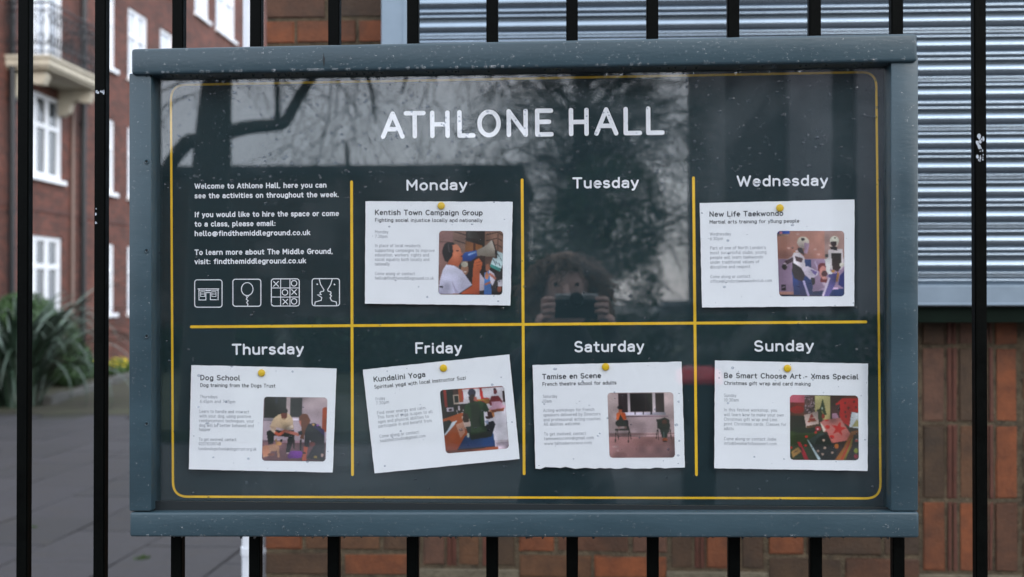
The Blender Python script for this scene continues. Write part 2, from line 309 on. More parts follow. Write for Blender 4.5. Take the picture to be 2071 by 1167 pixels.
# ------------------------------------------------------------------ ground
M_asph = mat('asphalt', (.036, .038, .042), .6, .35, 3, bump=.3, bscale=40)
M_road = mat('road_asphalt', (.030, .031, .034), .45, .3, 2, bump=.3, bscale=60)
M_slab = brick_piece_mat('paving_stone', [(38, 37, 41), (33, 33, 36), (43, 42, 46), (31, 31, 35), (40, 39, 44)], .68)
M_soil = mat('mossy_soil', lin((42, 34, 28)), .95, vscale=1.6, col2=lin((52, 56, 28)), bump=.6, bscale=18, detail=8)
M_kerb = mat('kerb_stone', lin((72, 72, 68)), .8, .3, 9, bump=.4, bscale=40)
b = MB(); b.add([(-400, -400, 0), (400, -400, 0), (400, 400, 0), (-400, 400, 0)], [(0, 1, 2, 3)]); tag(b.obj('ground', M_asph), kind='structure')
b = MB(); b.box(-60, 60, -3.6, .6, 0, .12); tag(b.obj('pavement', mat('pavement_concrete', (.10, .10, .105), .55, .3, 2, bump=.3, bscale=30)), kind='structure')
b = MB(); b.add([(-60, -11, .004), (60, -11, .004), (60, -3.75, .004), (-60, -3.75, .004)], [(0, 1, 2, 3)]); tag(b.obj('road', M_road), kind='structure')
b = MB(); b.box(-60, 60, -3.75, -3.6, 0, .13); tag(b.obj('road_kerb', M_kerb, bevel=.01), kind='structure')
b = MB(); b.box(-60, 60, -60, -11, 0, .12); tag(b.obj('verge', mat('verge_grass', (.035, .05, .022), .9, .4, 3, bump=.5, bscale=30)), kind='structure')
yard = MB(); yard.box(-10.0, -.4, .62, 14.0, -.02, .004); yard = tag(yard.obj('yard_paving', mat('joint_sand', lin((30, 31, 20)), .9, .4, 12)), kind='structure')
slabs = []
for v in range(4):
    q = MB(); q.box(-.297, .297, -.447, .447, 0, .020); me = q.mesh('paving_slab', M_slab)
    bm = bmesh.new(); bm.from_mesh(me); bmesh.ops.bevel(bm, geom=bm.edges[:], offset=.006, segments=1, affect='EDGES')
    for vv in bm.verts: vv.co += Vector((random.uniform(-.003, .003), random.uniform(-.003, .003), random.uniform(-.0012, .0012)))
    bm.to_mesh(me); bm.free(); slabs.append(me)
for i in range(15):
    for j in range(10):
        x = -8.9 + .602 * i; y = 4.6 + j * .902 + (.45 if i % 2 else 0)
        px = 1165 + FPX * x / (y + DIST)
        if -420 < px < 760 and y < 13.6:
            o = put('paving_slab', slabs[(i * 3 + j) % 4], yard); o.location = (x, y, .004 + random.uniform(0, .004)); o.rotation_euler = (random.uniform(-.003, .003), random.uniform(-.003, .003), random.uniform(-.004, .004))
q = MB(); nn = 40; vs = []
for i in range(nn + 1):
    for j in range(nn + 1):
        x = -14 + 12 * i / nn; y = 14.0 + 34 * j / nn; vs.append((x, y + (random.uniform(-.25, .1) if j == 0 else 0), (.012 if j == 0 else .03 + random.uniform(-.02, .025))))
q.add(vs, [(i * (nn + 1) + j, (i + 1) * (nn + 1) + j, (i + 1) * (nn + 1) + j + 1, i * (nn + 1) + j + 1) for i in range(nn) for j in range(nn)])
tag(q.obj('soil_strip', M_soil, smooth=True), kind='structure')
# weeds in the joints
def tuft(name, c, n, h, spread, m, label, grp, cat='weed'):
    t = MB()
    for _ in range(n):
        a = random.uniform(0, 6.28); r = random.uniform(0, spread); x, y = c[0] + r * math.cos(a), c[1] + r * math.sin(a); hh = h * random.uniform(.5, 1); dx, dy = random.uniform(-.6, .6) * hh, random.uniform(-.6, .6) * hh
        w = .006; t.add([(x - w, y, c[2]), (x + w, y, c[2]), (x + dx, y + dy, c[2] + hh)], [(0, 1, 2)])
    return tag(t.obj(name, m), label, cat, grp)
M_grass = mat('grass_blades', (.06, .11, .02), .7, .4, 4)
tuft('weed', (-2.47, 5.15, .02), 40, .03, .05, M_grass, 'small green weed in a paving joint close to the wall corner', 'weeds in the paving')
tuft('weed', (-3.5, 6.05, .02), 30, .02, .035, M_grass, 'small isolated green weed in the middle of the dark paving', 'weeds in the paving')
# kerb of the planting bed
ed = empty('bed_edging', (-7.9, 18.5, 0), 'low weathered stone edging along the planting bed', 'edging')
p0, p1 = Vector((-7.35, 15.0, 0)), Vector((-9.0, 24.6, 0)); nk = 9
for i in range(nk):
    a = p0.lerp(p1, i / nk); c = p0.lerp(p1, (i + .97) / nk); d = (c - a).normalized(); s_ = Vector((-d.y, d.x, 0)) * .07; t = MB(); h = .13 + random.uniform(-.02, .03)
    P = [a - s_, c - s_, c + s_, a + s_]; t.add([(*p.xy, 0) for p in P] + [(*p.xy, h) for p in P], [(0, 3, 2, 1), (4, 5, 6, 7), (0, 1, 5, 4), (1, 2, 6, 5), (2, 3, 7, 6), (3, 0, 4, 7)])
    t.obj('edging_stone', M_kerb, ed, bevel=.02)
# ------------------------------------------------------------------ hall wall behind the railing
WY = 1.975
SC = (WY + DIST) / 3.64
M_mortar = mat('lime_mortar', lin((100, 86, 66)), .9, vscale=30, col2=lin((54, 46, 34)), bump=.5, bscale=150)
M_brick = brick_piece_mat('hall_brick', [(74, 52, 34), (106, 58, 30), (68, 48, 31), (88, 58, 35), (64, 45, 29), (116, 62, 31), (80, 50, 32), (66, 48, 31), (70, 50, 34), (86, 58, 43)])
M_reed = mat('reeded_terracotta', lin((84, 46, 33)), .7, .25, 25)
wall = empty('brick_wall', (0, WY, 0), 'dark red brown brick wall of the hall with vertical reeded brick piers below the shutter', 'wall')
XL = at(533, 600, WY).x
q = MB(); q.box(XL + .008, 4.2, WY + .0045, WY + .25, 0, 1.50); q.box(XL + .008, -.53, WY + .0045, WY + .25, 1.5, 4.6); q.box(-.53, 4.2, WY + .0045, WY + .25, 3.4, 4.6); q.obj('mortar_bed', M_mortar, wall)
q = MB(); q.box(XL + .010, XL + .20, WY + .25, 14, 0, 4.6); q.obj('side_wall', brick_wall_mat('hall_side_brick', (104, 62, 44), (78, 60, 44), (110, 100, 84)), wall)
def brick_mesh(w, h, d=.03, m=None, ch=.0035):
    t = MB(); t.box(-w / 2, w / 2, 0, d, -h / 2, h / 2); me = t.mesh('brick', m or M_brick); bm = bmesh.new(); bm.from_mesh(me)
    bmesh.ops.bevel(bm, geom=[e for e in bm.edges if all(v.co.y < .001 for v in e.verts)], offset=ch, segments=2, affect='EDGES')
    for v in bm.verts: v.co += Vector((random.uniform(-1, 1), random.uniform(-.6, .6), random.uniform(-1, 1))) * .0018
    bm.to_mesh(me); bm.free(); return me
CP = .0757 * SC; CZ0 = at(700, 1115, WY).z
BM = {}
def lay(w, h, x, z, par=wall, name='brick', d=.03, m=None):
    k = (round(w, 3), round(h, 3), m); L = BM.setdefault(k, [brick_mesh(w, h, d, m) for _ in range(4)])
    o = put(name, random.choice(L), par); o.location = Vector((x, WY + random.uniform(-.0015, .002), z)) - world(par); return o
def row(x0, x1, z, odd, jw=.010):
    n = max(1, round((x1 - x0) / .4475)); bay = (x1 - x0) / n; k = bay / .4475
    for i in range(n):
        xs = x0 + i * bay; ws = [.1035, .215, .1035] if odd else [.2155, .2155]
        if (x1 - x0) < .3: ws = [.1035, .1035] if odd else [.215]; ws = [w * (x1 - x0) / (sum(ws) + jw * len(ws)) / k for w in ws]
        xs += jw * k / 2
        for w in ws: lay(w * k, CP - .011, xs + w * k / 2, z); xs += w * k + jw * k
pil = [at(850, 1100, WY).x, at(1350, 1100, WY).x, at(1860, 1000, WY).x]
pil += [pil[2] + (pil[2] - pil[1])]
PW = at(1047, 1100, WY).x - pil[0]
zr = [at(1900, y, WY).z for y in (700, 856, 1012, 1158)]; zr = [zr[0] + (zr[0] - zr[1])] + zr; zr[0] = min(zr[0], 1.50)
for k in range(9):
    z = CZ0 + (k - .5) * CP; odd = k % 2 == 1
    row(XL + .002, pil[0], z, odd)
    for a, c in zip(pil, pil[1:] + [None]):
        if a + PW < 2.6: row(a + PW, (c if c else a + .73), z, odd)
for k in range(9, 26):
    row(XL + .002, at(775, 50, WY).x + .012, CZ0 + (k - .5) * CP, k % 2 == 1)
for a in pil:
    for r in range(4):
        z1, z0 = zr[r], zr[r + 1]; h = z1 - z0 - .011; zc = (z1 + z0) / 2; pw = .0615 * PW / .285
        gap = (PW - 3 * pw - .02) / 2
        for c in range(3): lay(pw, h, a + .010 + pw / 2 + c * (pw + gap), zc)
        for c in range(2):
            x0 = a + .010 + pw + c * (pw + gap) + .007
            for e in range(2): lay(gap / 2 - .008, h, x0 + (gap / 2 - .006) * (e + .5), zc, name='reed_tile', m=M_reed)
q = MB()
for a in pil: q.box(a - .004, a + PW + .004, WY - .006, WY + .03, zr[4] - .035, zr[4] - .006)
q.obj('pier_footing', mat('pale_render', lin((96, 88, 72)), .9, .3, 20, bump=.4, bscale=60), wall, bevel=.004)
q = MB(); z = CZ0 - .5 * CP - CP
low = []
while z > .02:
    x = XL + .002 + (random.random() * .1)
    while x < 2.9: q.box(x, x + .213, WY, WY + .02, z - CP / 2 + .005, z + CP / 2 - .005); x += .223
    z -= CP
tag(q.obj('lower_brick_course', M_brick, wall), kind='stuff')
# downpipe at the wall corner
M_upvc = mat('white_upvc', (.70, .72, .76), .3, .06, 10)
pc = at(511, 600, WY + .03).x; dpipe = empty('downpipe', (pc, WY + .03, 0), 'white plastic rainwater downpipe fixed at the corner of the brick wall', 'downpipe')
t = MB(); t.tube([(pc, WY + .03, 0), (pc, WY + .03, 4.5)], .031, 20); t.obj('pipe', M_upvc, dpipe, smooth=True)
for zz in (at(511, 1113, WY + .03).z, 1.8, 2.9): t = MB(); t.tube([(pc, WY + .03, zz - .012), (pc, WY + .03, zz + .012)], .0345, 20); t.box(pc, pc + .06, WY + .026, WY + .034, zz - .008, zz + .008); t.obj('pipe_clip', M_upvc, dpipe, smooth=40)
# ------------------------------------------------------------------ roller shutter
SY = 1.865
M_slat = mat('galvanised_slat', (.29, .35, .41), .27, .10, 3, metal=.92)
M_rail = mat('shutter_rail_metal', (.22, .28, .34), .45, .10, 6, metal=.35, rvar=.08)
shut = empty('roller_shutter', (1, SY, 0), 'closed galvanised metal roller shutter of ribbed horizontal slats', 'shutter')
gx0, gx1 = at(775, 50, SY).x, at(821, 50, SY).x
z0 = at(2000, 577, SY).z; zb = at(2000, 618, SY).z; SP = .0713 * (SY + DIST) / 3.64
def slat_mesh(alt):
    prof = []
    def bulge(za, zc, dep, n, base=0):
        for i in range(n + 1):
            u = i / n; prof.append((-dep * 4 * u * (1 - u) - base, za + (zc - za) * u))
    bulge(0, -.029, .0066, 14, .001)
    prof.append((.0035, -.0315))
    if alt: bulge(-.033, -.0455, .0021, 6, -.001); prof.append((.0065, -.0475)); bulge(-.049, -.059, .0015, 6, -.0045); prof.append((.0095, -.061))
    else: bulge(-.033, -.0415, .0007, 5, -.0015); bulge(-.0415, -.050, .0007, 5, -.0035); prof.append((.0075, -.052)); bulge(-.0535, -.062, .0012, 5, -.0055); prof.append((.0100, -.064))
    prof.append((.011, -.0713))
    k = SP / .0713; t = MB(); n = len(prof)
    vs = [(gx1 - .012, SY + y, z * k) for y, z in prof] + [(4.1, SY + y, z * k) for y, z in prof] + [(gx1 - .012, SY + .02, 0), (gx1 - .012, SY + .02, -SP), (4.1, SY + .02, 0), (4.1, SY + .02, -SP)]
    t.add(vs, [(i, i + 1, n + i + 1, n + i) for i in range(n - 1)] + [(2 * n, 2 * n + 2, 2 * n + 3, 2 * n + 1)])
    me = t.mesh('slat', M_slat); me.polygons.foreach_set('use_smooth', [True] * len(me.polygons)); me.set_sharp_from_angle(angle=math.radians(55)); return me
SM = [slat_mesh(0), slat_mesh(1)]
for i in range(26):
    o = put('slat', SM[i % 2], shut); o.location = Vector((0, random.uniform(-.0006, .0006), z0 + SP * (i + 1))) - world(shut)
t = MB(); t.box(gx1 - .015, 4.1, SY - .014, SY + .02, zb, z0); t.box(gx1 - .015, 4.1, SY - .019, SY - .015, zb, zb + .007); t.obj('bottom_rail', M_rail, shut, bevel=.002)
t = MB(); t.box(gx0, gx1, SY - .035, WY + .03, zb - .01, 3.45); t.box(gx1 - .004, gx1 + .010, SY - .039, SY - .030, zb - .01, 3.45); t.obj('guide_rail', M_rail, shut, bevel=.002)
t = MB(); t.box(-.60, 4.15, SY - .15, SY + .04, 3.2, 3.55); t.obj('shutter_box', M_rail, shut, bevel=.004)
t = MB(); t.box(gx0, 4.1, SY + .004, WY + .05, at(2000, 652, SY).z, zb - .003); t.obj('under_rail_strip', mat('strip_dark_green', (.004, .009, .006), .7, .3, 10, spec=.08), shut)  # near-black green strip below the bottom rail
# ------------------------------------------------------------------ mansion block
FX = -10.1
bl = empty('apartment_building', (FX, 30, 0), 'long red brick apartment block with white casement windows, balcony and black drainpipes', 'building')
M_bf = brick_wall_mat('facade_brick', (108, 60, 48), (72, 42, 36), (92, 76, 66))
M_wht = mat('white_gloss', (.80, .82, .85), .35, .04, 5); M_pane = mat('dark_pane', (.03, .045, .06), .08, .5, .6, spec=.8)
M_palepane = mat('curtain_and_sky_pane', (.46, .50, .56), .12, .2, 3, spec=.8); M_iron = mat('wrought_iron', (.006, .007, .009), .5); M_stone = mat('balcony_stone', lin((186, 178, 160)), .8, .12, 3); M_dp = mat('cast_iron_pipe', (.005, .006, .008), .4)  # pale pane colour holds both net curtain and painted-in sky reflection
def Ypx(px): return onX(px, 605, FX).y
ZL = [(1.2, 2.70), (3.82, 5.40), (6.52, 8.12), (9.12, 10.75)]
cols = [(44, 125, 3), (199, 231, 1), (258, 297, 2), (323, 349, 1), (393, 421, 2), (436, 474, 2)]
ops = []
for ci, (a, c, nl) in enumerate(cols):
    for fl, (za, zb2) in enumerate(ZL):
        if ci == 0 and fl == 2: za = 5.66
        ops.append((Ypx(a), Ypx(c), za, zb2, nl, ci, fl))
Yc = sorted({16.5, 62.0} | {o[0] for o in ops} | {o[1] for o in ops}); Zc = sorted({0, 13.5} | {o[2] for o in ops} | {o[3] for o in ops})
q = MB()
for i in range(len(Yc) - 1):
    for j in range(len(Zc) - 1):
        ym, zm = (Yc[i] + Yc[i + 1]) / 2, (Zc[j] + Zc[j + 1]) / 2
        if any(o[0] < ym < o[1] and o[2] < zm < o[3] for o in ops): continue
        q.add([(FX, Yc[i], Zc[j]), (FX, Yc[i + 1], Zc[j]), (FX, Yc[i + 1], Zc[j + 1]), (FX, Yc[i], Zc[j + 1])], [(0, 1, 2, 3)])
for y0, y1, za, zb2, *_ in ops:
    q.add([(FX, y0, za), (FX, y1, za), (FX, y1, zb2), (FX, y0, zb2), (FX - .13, y0, za), (FX - .13, y1, za), (FX - .13, y1, zb2), (FX - .13, y0, zb2)], [(0, 1, 5, 4), (1, 2, 6, 5), (2, 3, 7, 6), (3, 0, 4, 7)])
q.add([(FX, 16.5, 0), (FX, 16.5, 13.5), (FX - 9, 16.5, 13.5), (FX - 9, 16.5, 0), (FX, 62, 0), (FX, 62, 13.5), (FX - 9, 62, 13.5), (FX - 9, 62, 0)], [(0, 1, 2, 3), (4, 7, 6, 5), (1, 5, 6, 2)])
q.obj('facade', M_bf, bl)
q = MB(); zc = onX(165, 437, FX).z; q.box(FX, FX + .02, 16.5, 62, zc - .04, zc + .03); q.obj('string_course', brick_wall_mat('course_brick', (96, 58, 50), (84, 52, 46), (80, 70, 64)), bl)
for y0, y1, za, zb2, nl, ci, fl in ops:
    w = empty('window', (FX, (y0 + y1) / 2, za)); w.empty_display_size = .2; attach(w, bl)
    X0, X1 = FX - .09, FX - .03; fw = .085; q = MB()
    door = ci == 0 and fl == 2
    q.box(X0, X1, y0, y0 + fw, za, zb2); q.box(X0, X1, y1 - fw, y1, za, zb2); q.box(X0, X1, y0 + fw, y1 - fw, za, za + fw); q.box(X0, X1, y0 + fw, y1 - fw, zb2 - fw, zb2)
    zt = za + (zb2 - za) * (.62 if not door else .80); q.box(X0 + .002, X1 - .002, y0 + fw, y1 - fw, zt - .045, zt + .045)
    if ci in (0, 1):   # shallow arched head board
        pass
    dy = (y1 - y0 - 2 * fw) / nl
    for k in range(1, nl): q.box(X0 + .004, X1 - .004, y0 + fw + k * dy - .045, y0 + fw + k * dy + .045, za + fw, zb2 - fw)
    mid = []
    for k in range(nl):   # sash stiles and a glazing bar in every light
        a_, c_ = y0 + fw + k * dy + .045, y0 + fw + (k + 1) * dy - .045
        for z_a, z_b in ((za + fw, zt - .045), (zt + .045, zb2 - fw)):
            q.box(X0 + .006, X1 - .012, a_, a_ + .035, z_a, z_b); q.box(X0 + .006, X1 - .012, c_ - .035, c_, z_a, z_b)
            mid.append((a_ + .035, c_ - .035, z_a, z_b))
    q.obj('window_frame', M_wht, w)
    for a_, c_, z_a, z_b in mid:
        t = MB(); t.box(X0 + .012, X0 + .020, a_ - .01, c_ + .01, z_a - .01, z_b + .01); t.obj('pane', M_pane if fl < 2 and ci < 2 else M_palepane, w)
    if not door: t = MB(); t.box(FX - .09, FX + .08, y0 - .06, y1 + .06, za - .09, za - .002); t.obj('sill', M_wht, w, bevel=.01)
for px in (12, 158):
    y = Ypx(px); t = MB(); t.tube([(FX + .10, y, 0), (FX + .10, y, 13)], .06, 12)
    for z in range(1, 13, 2): t.tube([(FX + .10, y, z), (FX + .10, y, z + .1)], .075, 12)
    t.obj('drainpipe', M_dp, bl, smooth=40)
y = Ypx(142); t = MB(); t.tube([(FX + .05, y, 0), (FX + .05, y, 5.4)], .032, 10); t.obj('waste_pipe', mat('weathered_grey_pipe', lin((130, 112, 104)), .7), bl, smooth=40)
# balcony
bal = empty('balcony', (FX, 22.5, 5.5)); attach(bal, bl)
BX = FX + .80; dd = ray(100, 132); tt = BX / dd.x; by0 = -DIST + tt * dd.y; bz = EYE + tt * dd.z; by1 = Ypx(131)
q = MB(); q.box(FX, BX, by0, by1, bz, bz + .13); q.box(FX, BX - .05, by0 + .05, by1 - .05, bz - .05, bz); q.box(FX, BX + .03, by0 - .03, by1 + .03, bz + .13, bz + .19); q.obj('balcony_slab', M_stone, bal, bevel=.01)
for y in (by0 + .18, by1 - .35):
    q = MB(); pr = [(0, -.05), (.62, -.05), (.66, -.16), (.60, -.30), (.46, -.30), (.38, -.24), (.26, -.30), (.2, -.48), (.08, -.56), (0, -.56)]
    n = len(pr); q.add([(FX + a, y, bz + c) for a, c in pr] + [(FX + a, y + .2, bz + c) for a, c in pr], [tuple(range(n)), tuple(range(2 * n - 1, n - 1, -1))] + [(i, n + i, n + (i + 1) % n, (i + 1) % n) for i in range(n)])
    q.obj('corbel', M_stone, bal)
q = MB(); zt0, zt1 = bz + .19, bz + 1.12
path = [(FX, by0), (BX, by0), (BX, by1), (FX, by1)]
for (xa, ya), (xb, yb) in zip(path, path[1:]):
    for zz in (zt0 + .06, zt0 + .22, zt1 - .13, zt1): q.tube([(xa, ya, zz), (xb, yb, zz)], .018 if zz == zt1 else .012, 6)
    L = math.hypot(xb - xa, yb - ya); nb = round(L / .13)
    for i in range(nb + 1):
        u = i / nb; x, y = xa + (xb - xa) * u, ya + (yb - ya) * u; q.tube([(x, y, zt0), (x, y, zt1)], .009, 5)
        if i % 2 == 1:
            ex, ey = (xb - xa) / L, (yb - ya) / L
            for s in (1, -1):
                pts = []
                for k in range(22):
                    a = k / 21 * 2.2 * math.pi * s; r = .125 * (1 - k / 30); pts.append((x + ex * r * math.cos(a), y + ey * r * math.cos(a), (zt0 + zt1) / 2 + s * .17 + r * math.sin(a) * 1.3))
                q.tube(pts, .009, 5)
q.obj('balcony_railing', M_iron, bal)
# ------------------------------------------------------------------ planting
M_flax = mat('flax_leaf', (.014, .034, .017), .38, vscale=3, col2=(.05, .085, .06), spec=.5); M_flax2 = mat('flax_leaf_pale', (.045, .075, .055), .35, vscale=5, col2=(.16, .21, .18), spec=.5)
flax = empty('flax_plant', (-7.75, 14.9, 0), 'large flax clump with long arching grey green strap leaves beside the paving', 'plant')
def strap(L, w, bend, m):
    t = MB(); vs = []; n = 12; a = math.radians(random.uniform(72, 86)); x = z = 0.0; P = [(0, 0)]
    for i in range(n): a -= bend / n * (.5 + 1.6 * (i / n) ** 1.5); x += L / n * math.cos(a); z += L / n * math.sin(a); P.append((x, z))
    for i, (x, z) in enumerate(P):
        u = i / n; ww = w * (min(1, .55 + u * 1.2)) * (1 - max(0, u - .45) / .56) ** .8; vs += [(x, -ww, z + ww * .35), (x, 0, z), (x, ww, z + ww * .35)]
    t.add(vs, [f for i in range(n) for f in ((3 * i, 3 * i + 1, 3 * i + 4, 3 * i + 3), (3 * i + 1, 3 * i + 2, 3 * i + 5, 3 * i + 4))])
    me = t.mesh('leaf', m); me.polygons.foreach_set('use_smooth', [True] * len(me.polygons)); return me
LV = [strap(random.uniform(1.3, 2.0), random.uniform(.020, .034), random.uniform(1.3, 2.9), M_flax if i % 3 else M_flax2) for i in range(12)]
for i in range(190):
    o = put('leaf', random.choice(LV), flax); a = random.uniform(0, 2 * math.pi); r = random.uniform(0, .35)
    o.location = (r * math.cos(a), r * math.sin(a), 0); o.rotation_euler = (random.uniform(-.12, .12), random.uniform(-.25, .3), a + random.uniform(-.3, .3)); s = random.uniform(1.0, 1.5); o.scale = (s, s, s)
def leafball(t, c, rad, n, s, flat=1):
    for _ in range(n):
        v = Vector((random.gauss(0, 1), random.gauss(0, 1), random.gauss(0, 1))).normalized(); rr = random.uniform(.55, 1.0) ** .5
        p = Vector(c) + Vector((v.x * rad[0] * rr, v.y * rad[1] * rr, v.z * rad[2] * rr)); a = Vector((random.gauss(0, 1), random.gauss(0, 1), random.gauss(0, 1))).normalized(); d = a.orthogonal().normalized(); k = s * random.uniform(.6, 1.3)
        t.add([p - a * k, p + d * k * .4, p + a * k, p - d * k * .4], [(0, 1, 2, 3)])
def shrub(name, c, blobs, n, s, m, label, cat='shrub', grp=None):
    e = empty(name, c, label, cat, grp); t = MB()
    for (dx, dy, dz, r, rz) in blobs: leafball(t, (c[0] + dx, c[1] + dy, c[2] + dz), (r, r, rz), n, s)
    t.obj('foliage', m, e); t = MB()
    for i in range(7): t.tube([(c[0], c[1], 0), (c[0] + random.uniform(-.2, .2), c[1] + random.uniform(-.2, .2), .4), (c[0] + random.uniform(-.4, .4), c[1] + random.uniform(-.4, .4), .9)], [.02, .014, .006], 5)
    t.obj('stem', mat('woody_stem', (.05, .035, .022), .9), e); return e
M_sh = mat('shrub_leaf', (.018, .048, .016), .5, vscale=3, col2=(.05, .105, .032))
shrub('evergreen_shrub', (-8.85, 18.6, 0), [(0, 0, .68, .52, .62), (-.5, .1, .95, .6, .7), (.15, .2, .4, .48, .42), (-.55, -.1, 1.2, .4, .4), (.3, 0, .45, .38, .42)], 2600, .045, M_sh, 'dark green rounded shrub behind the flax by the brick block')
shrub('evergreen_shrub', (-9.6, 16.5, 0), [(0, 0, .6, .7, .6), (-.5, .5, .9, .6, .6), (.3, .8, .5, .6, .5)], 2200, .05, M_sh, 'dark green shrub mostly covered by the flax clump')
for i, (px, py, d) in enumerate(((186, 748, 22.6), (240, 742, 23.5))):
    p = at(px, 745, d - DIST); c = (p.x, p.y, .0)
    lab = ('small clump of yellow flowers nearest the flax at the foot of the brick block', 'small clump of yellow flowers farther along the foot of the brick block')[i]
    e = empty('flower_clump', c, lab, 'flowers', 'yellow flowers in the bed'); t = MB(); leafball(t, (c[0], c[1], .17), (.28, .28, .16), 500, .05); t.obj('foliage', mat('flower_leaf', (.045, .10, .02), .6, .3, 9), e)
    t = MB(); leafball(t, (c[0] + .03, c[1] - .1, .27), (.2, .18, .11), 75, .036); t.obj('blossom', mat('yellow_petal', (.62, .50, .03), .6), e)
# ------------------------------------------------------------------ railing
PITCHB = .1156; BW = .0168; BY0 = .032
rail = empty('railing', (0, BY0, 0), 'black painted iron railing of square upright bars carrying the notice board', 'railing')
t = MB(); t.box(-BW / 2, BW / 2, 0, BW, .13, 2.35); me = t.mesh('bar', M_black); bm = bmesh.new(); bm.from_mesh(me); bmesh.ops.bevel(bm, geom=bm.edges[:], offset=.0016, segments=2, affect='EDGES'); bm.to_mesh(me); bm.free()
barx = [-.8152 + PITCHB * i for i in range(-16, 30)]; bars = []
for x in barx:
    o = put('bar', me, rail); o.location = (x, 0, 0); bars.append(o)
for z in (.22, 2.25): t = MB(); t.box(barx[0], barx[-1], BY0 - .012, BY0 + BW + .012, z - .006, z + .006); t.obj('cross_rail', M_black, rail)
def chips(b, cx, cz, w, h, n):
    t = MB(); ax = b.location.x
    for _ in range(n):
        x, z = cx + random.uniform(-w, w), cz + random.uniform(-h, h); r = random.uniform(.0008, .0028); k = random.randint(5, 7); a0 = random.random() * 6
        P = [(min(max(x + r * random.uniform(.4, 1.2) * math.cos(a0 + 6.283 * i / k), ax - BW / 2 + .0016), ax + BW / 2 - .0016), z + r * random.uniform(.6, 1.8) * math.sin(a0 + 6.283 * i / k)) for i in range(k)]
        y = BY0 - .00015 - .00003 * (_ % 9); t.add([(p, y, q) for p, q in P], [tuple(range(k))])
    t.obj('chipped_paint', M_chip, b)
p = at(1982, 300, BY0); chips(bars[28], p.x, p.z, .005, .020, 30); p = at(203, 186, BY0); chips(bars[17], p.x, p.z, .007, .0016, 12); p = at(197, 430, BY0); chips(bars[17], p.x - .003, p.z, .002, .015, 4)
p = at(668, 300, BY0)
# ------------------------------------------------------------------ notice board
GY, PY = 0.0, 0.0155                  # glass front, printed panel
nb = empty('notice_board', (-.08, 0, 1.2), 'blue grey wooden notice board with glazed dark printed panel, fixed to the black railing', 'notice board')
def prism(pts_front, y1, name, m, parent, bevel=.0025, seg=2):
    t = MB(); n = len(pts_front); t.add([tuple(p) for p in pts_front] + [(p[0], y1, p[2]) for p in pts_front], [tuple(range(n)), tuple(range(2 * n - 1, n - 1, -1))] + [(i, n + i, n + (i + 1) % n, (i + 1) % n) for i in range(n)])
    return t.obj(name, m, parent, smooth=40, bevel=bevel, seg=seg)
FYc, FYs = -.027, -.021
prism([at(265, 98, FYc), at(1856, 67, FYc), at(1856, 124, FYc), at(265, 151, FYc)], .034, 'top_rail', M_paint, nb, .0045, 3)
prism([at(262, 1036.5, FYs - .002), at(1859, 1035.5, FYs - .002), at(1859, 1088, FYs - .002), at(262, 1086, FYs - .002)], .034, 'bottom_rail', M_paint, nb, .0035, 3)
stl = prism([at(260.5, 148, FYs), at(306, 148, FYs), at(306, 1034, FYs), at(260.5, 1034, FYs)], .033, 'stile', M_paint, nb, .0025, 2)
prism([at(1802, 112, FYs), at(1857.5, 112, FYs), at(1857.5, 1034, FYs), at(1802, 1034, FYs)], .033, 'stile', M_paint, nb, .0025, 2)
for py in (327, 507, 680, 857):
    c = at(297, py, FYs - .0003); t = MB(); n = 12; t.add([(c.x + .0030 * math.cos(6.283 * k / n), c.y, c.z + .0030 * math.sin(6.283 * k / n)) for k in range(n)], [tuple(range(n))])
    t.tube([(c.x + .0026 * math.cos(6.283 * k / 12), c.y - .0006, c.z + .0026 * math.sin(6.283 * k / 12)) for k in range(13)], .0009, 5, 1); t.obj('screw', [M_void, M_paint], stl)
A, Bc, Cc, Dc = at(300, 140, PY), at(1812, 105, PY), at(1812, 1040, PY), at(300, 1040, PY)
pan = prism([A, Bc, Cc, Dc], .030, 'panel', M_panel, nb, 0)
t = MB(); q0, q1 = at(303, 120, GY), at(1806, 1040, GY); t.box(q0.x, q1.x, GY, GY + .004, q1.z, at(303, 100, GY).z); glz = t.obj('glass_pane', M_glass, nb)
cq = at(655, 120, FYc - .0003); t = MB(); t.add([(cq.x - .0006, cq.y, cq.z + .010), (cq.x + .0004, cq.y, cq.z + .004), (cq.x + .0016, cq.y, cq.z + .001), (cq.x + .0012, cq.y, cq.z - .004), (cq.x + .0002, cq.y, cq.z - .012), (cq.x - .0010, cq.y, cq.z - .005), (cq.x - .0018, cq.y, cq.z - .002), (cq.x - .0010, cq.y, cq.z + .003)], [tuple(range(8))[::-1]]); t.obj('crack', M_void, nb)
# thin dark glazing gasket round the glass
gk = MB(); e0, e1, e2, e3 = at(314, 158, GY - .003), at(1799, 132, GY - .003), at(1799, 1026, GY - .003), at(314, 1026, GY - .003)
gk.box(e0.x - .02, e0.x, GY - .004, GY - .0002, e2.z - .01, e1.z + .02); gk.box(e1.x, e1.x + .02, GY - .004, GY - .0002, e2.z - .01, e1.z + .02); gk.box(e0.x, e1.x, GY - .004, GY - .0002, e2.z - .02, e2.z)
gk.obj('glazing_bead', mat('dark_bead', (.006, .010, .012), .5), nb)
pf = lambda x, y, l: tuple(at(x, y, PY - .0004 - l))
ink = Ink(pf)      # yellow rules
cs = [(345.5, 172), (1772, 145.5), (1781, 1008), (350, 1004.5)]; R = 30; pts = []
for i in range(4):
    p, a, c = Vector(cs[i]), Vector(cs[i - 1]), Vector(cs[(i + 1) % 4]); d1 = (a - p).normalized(); d2 = (c - p).normalized(); s, e = p + d1 * R, p + d2 * R
    for k in range(9): u = k / 8; pts.append(tuple((s * (1 - u) ** 2 + p * 2 * u * (1 - u) + e * u * u)))
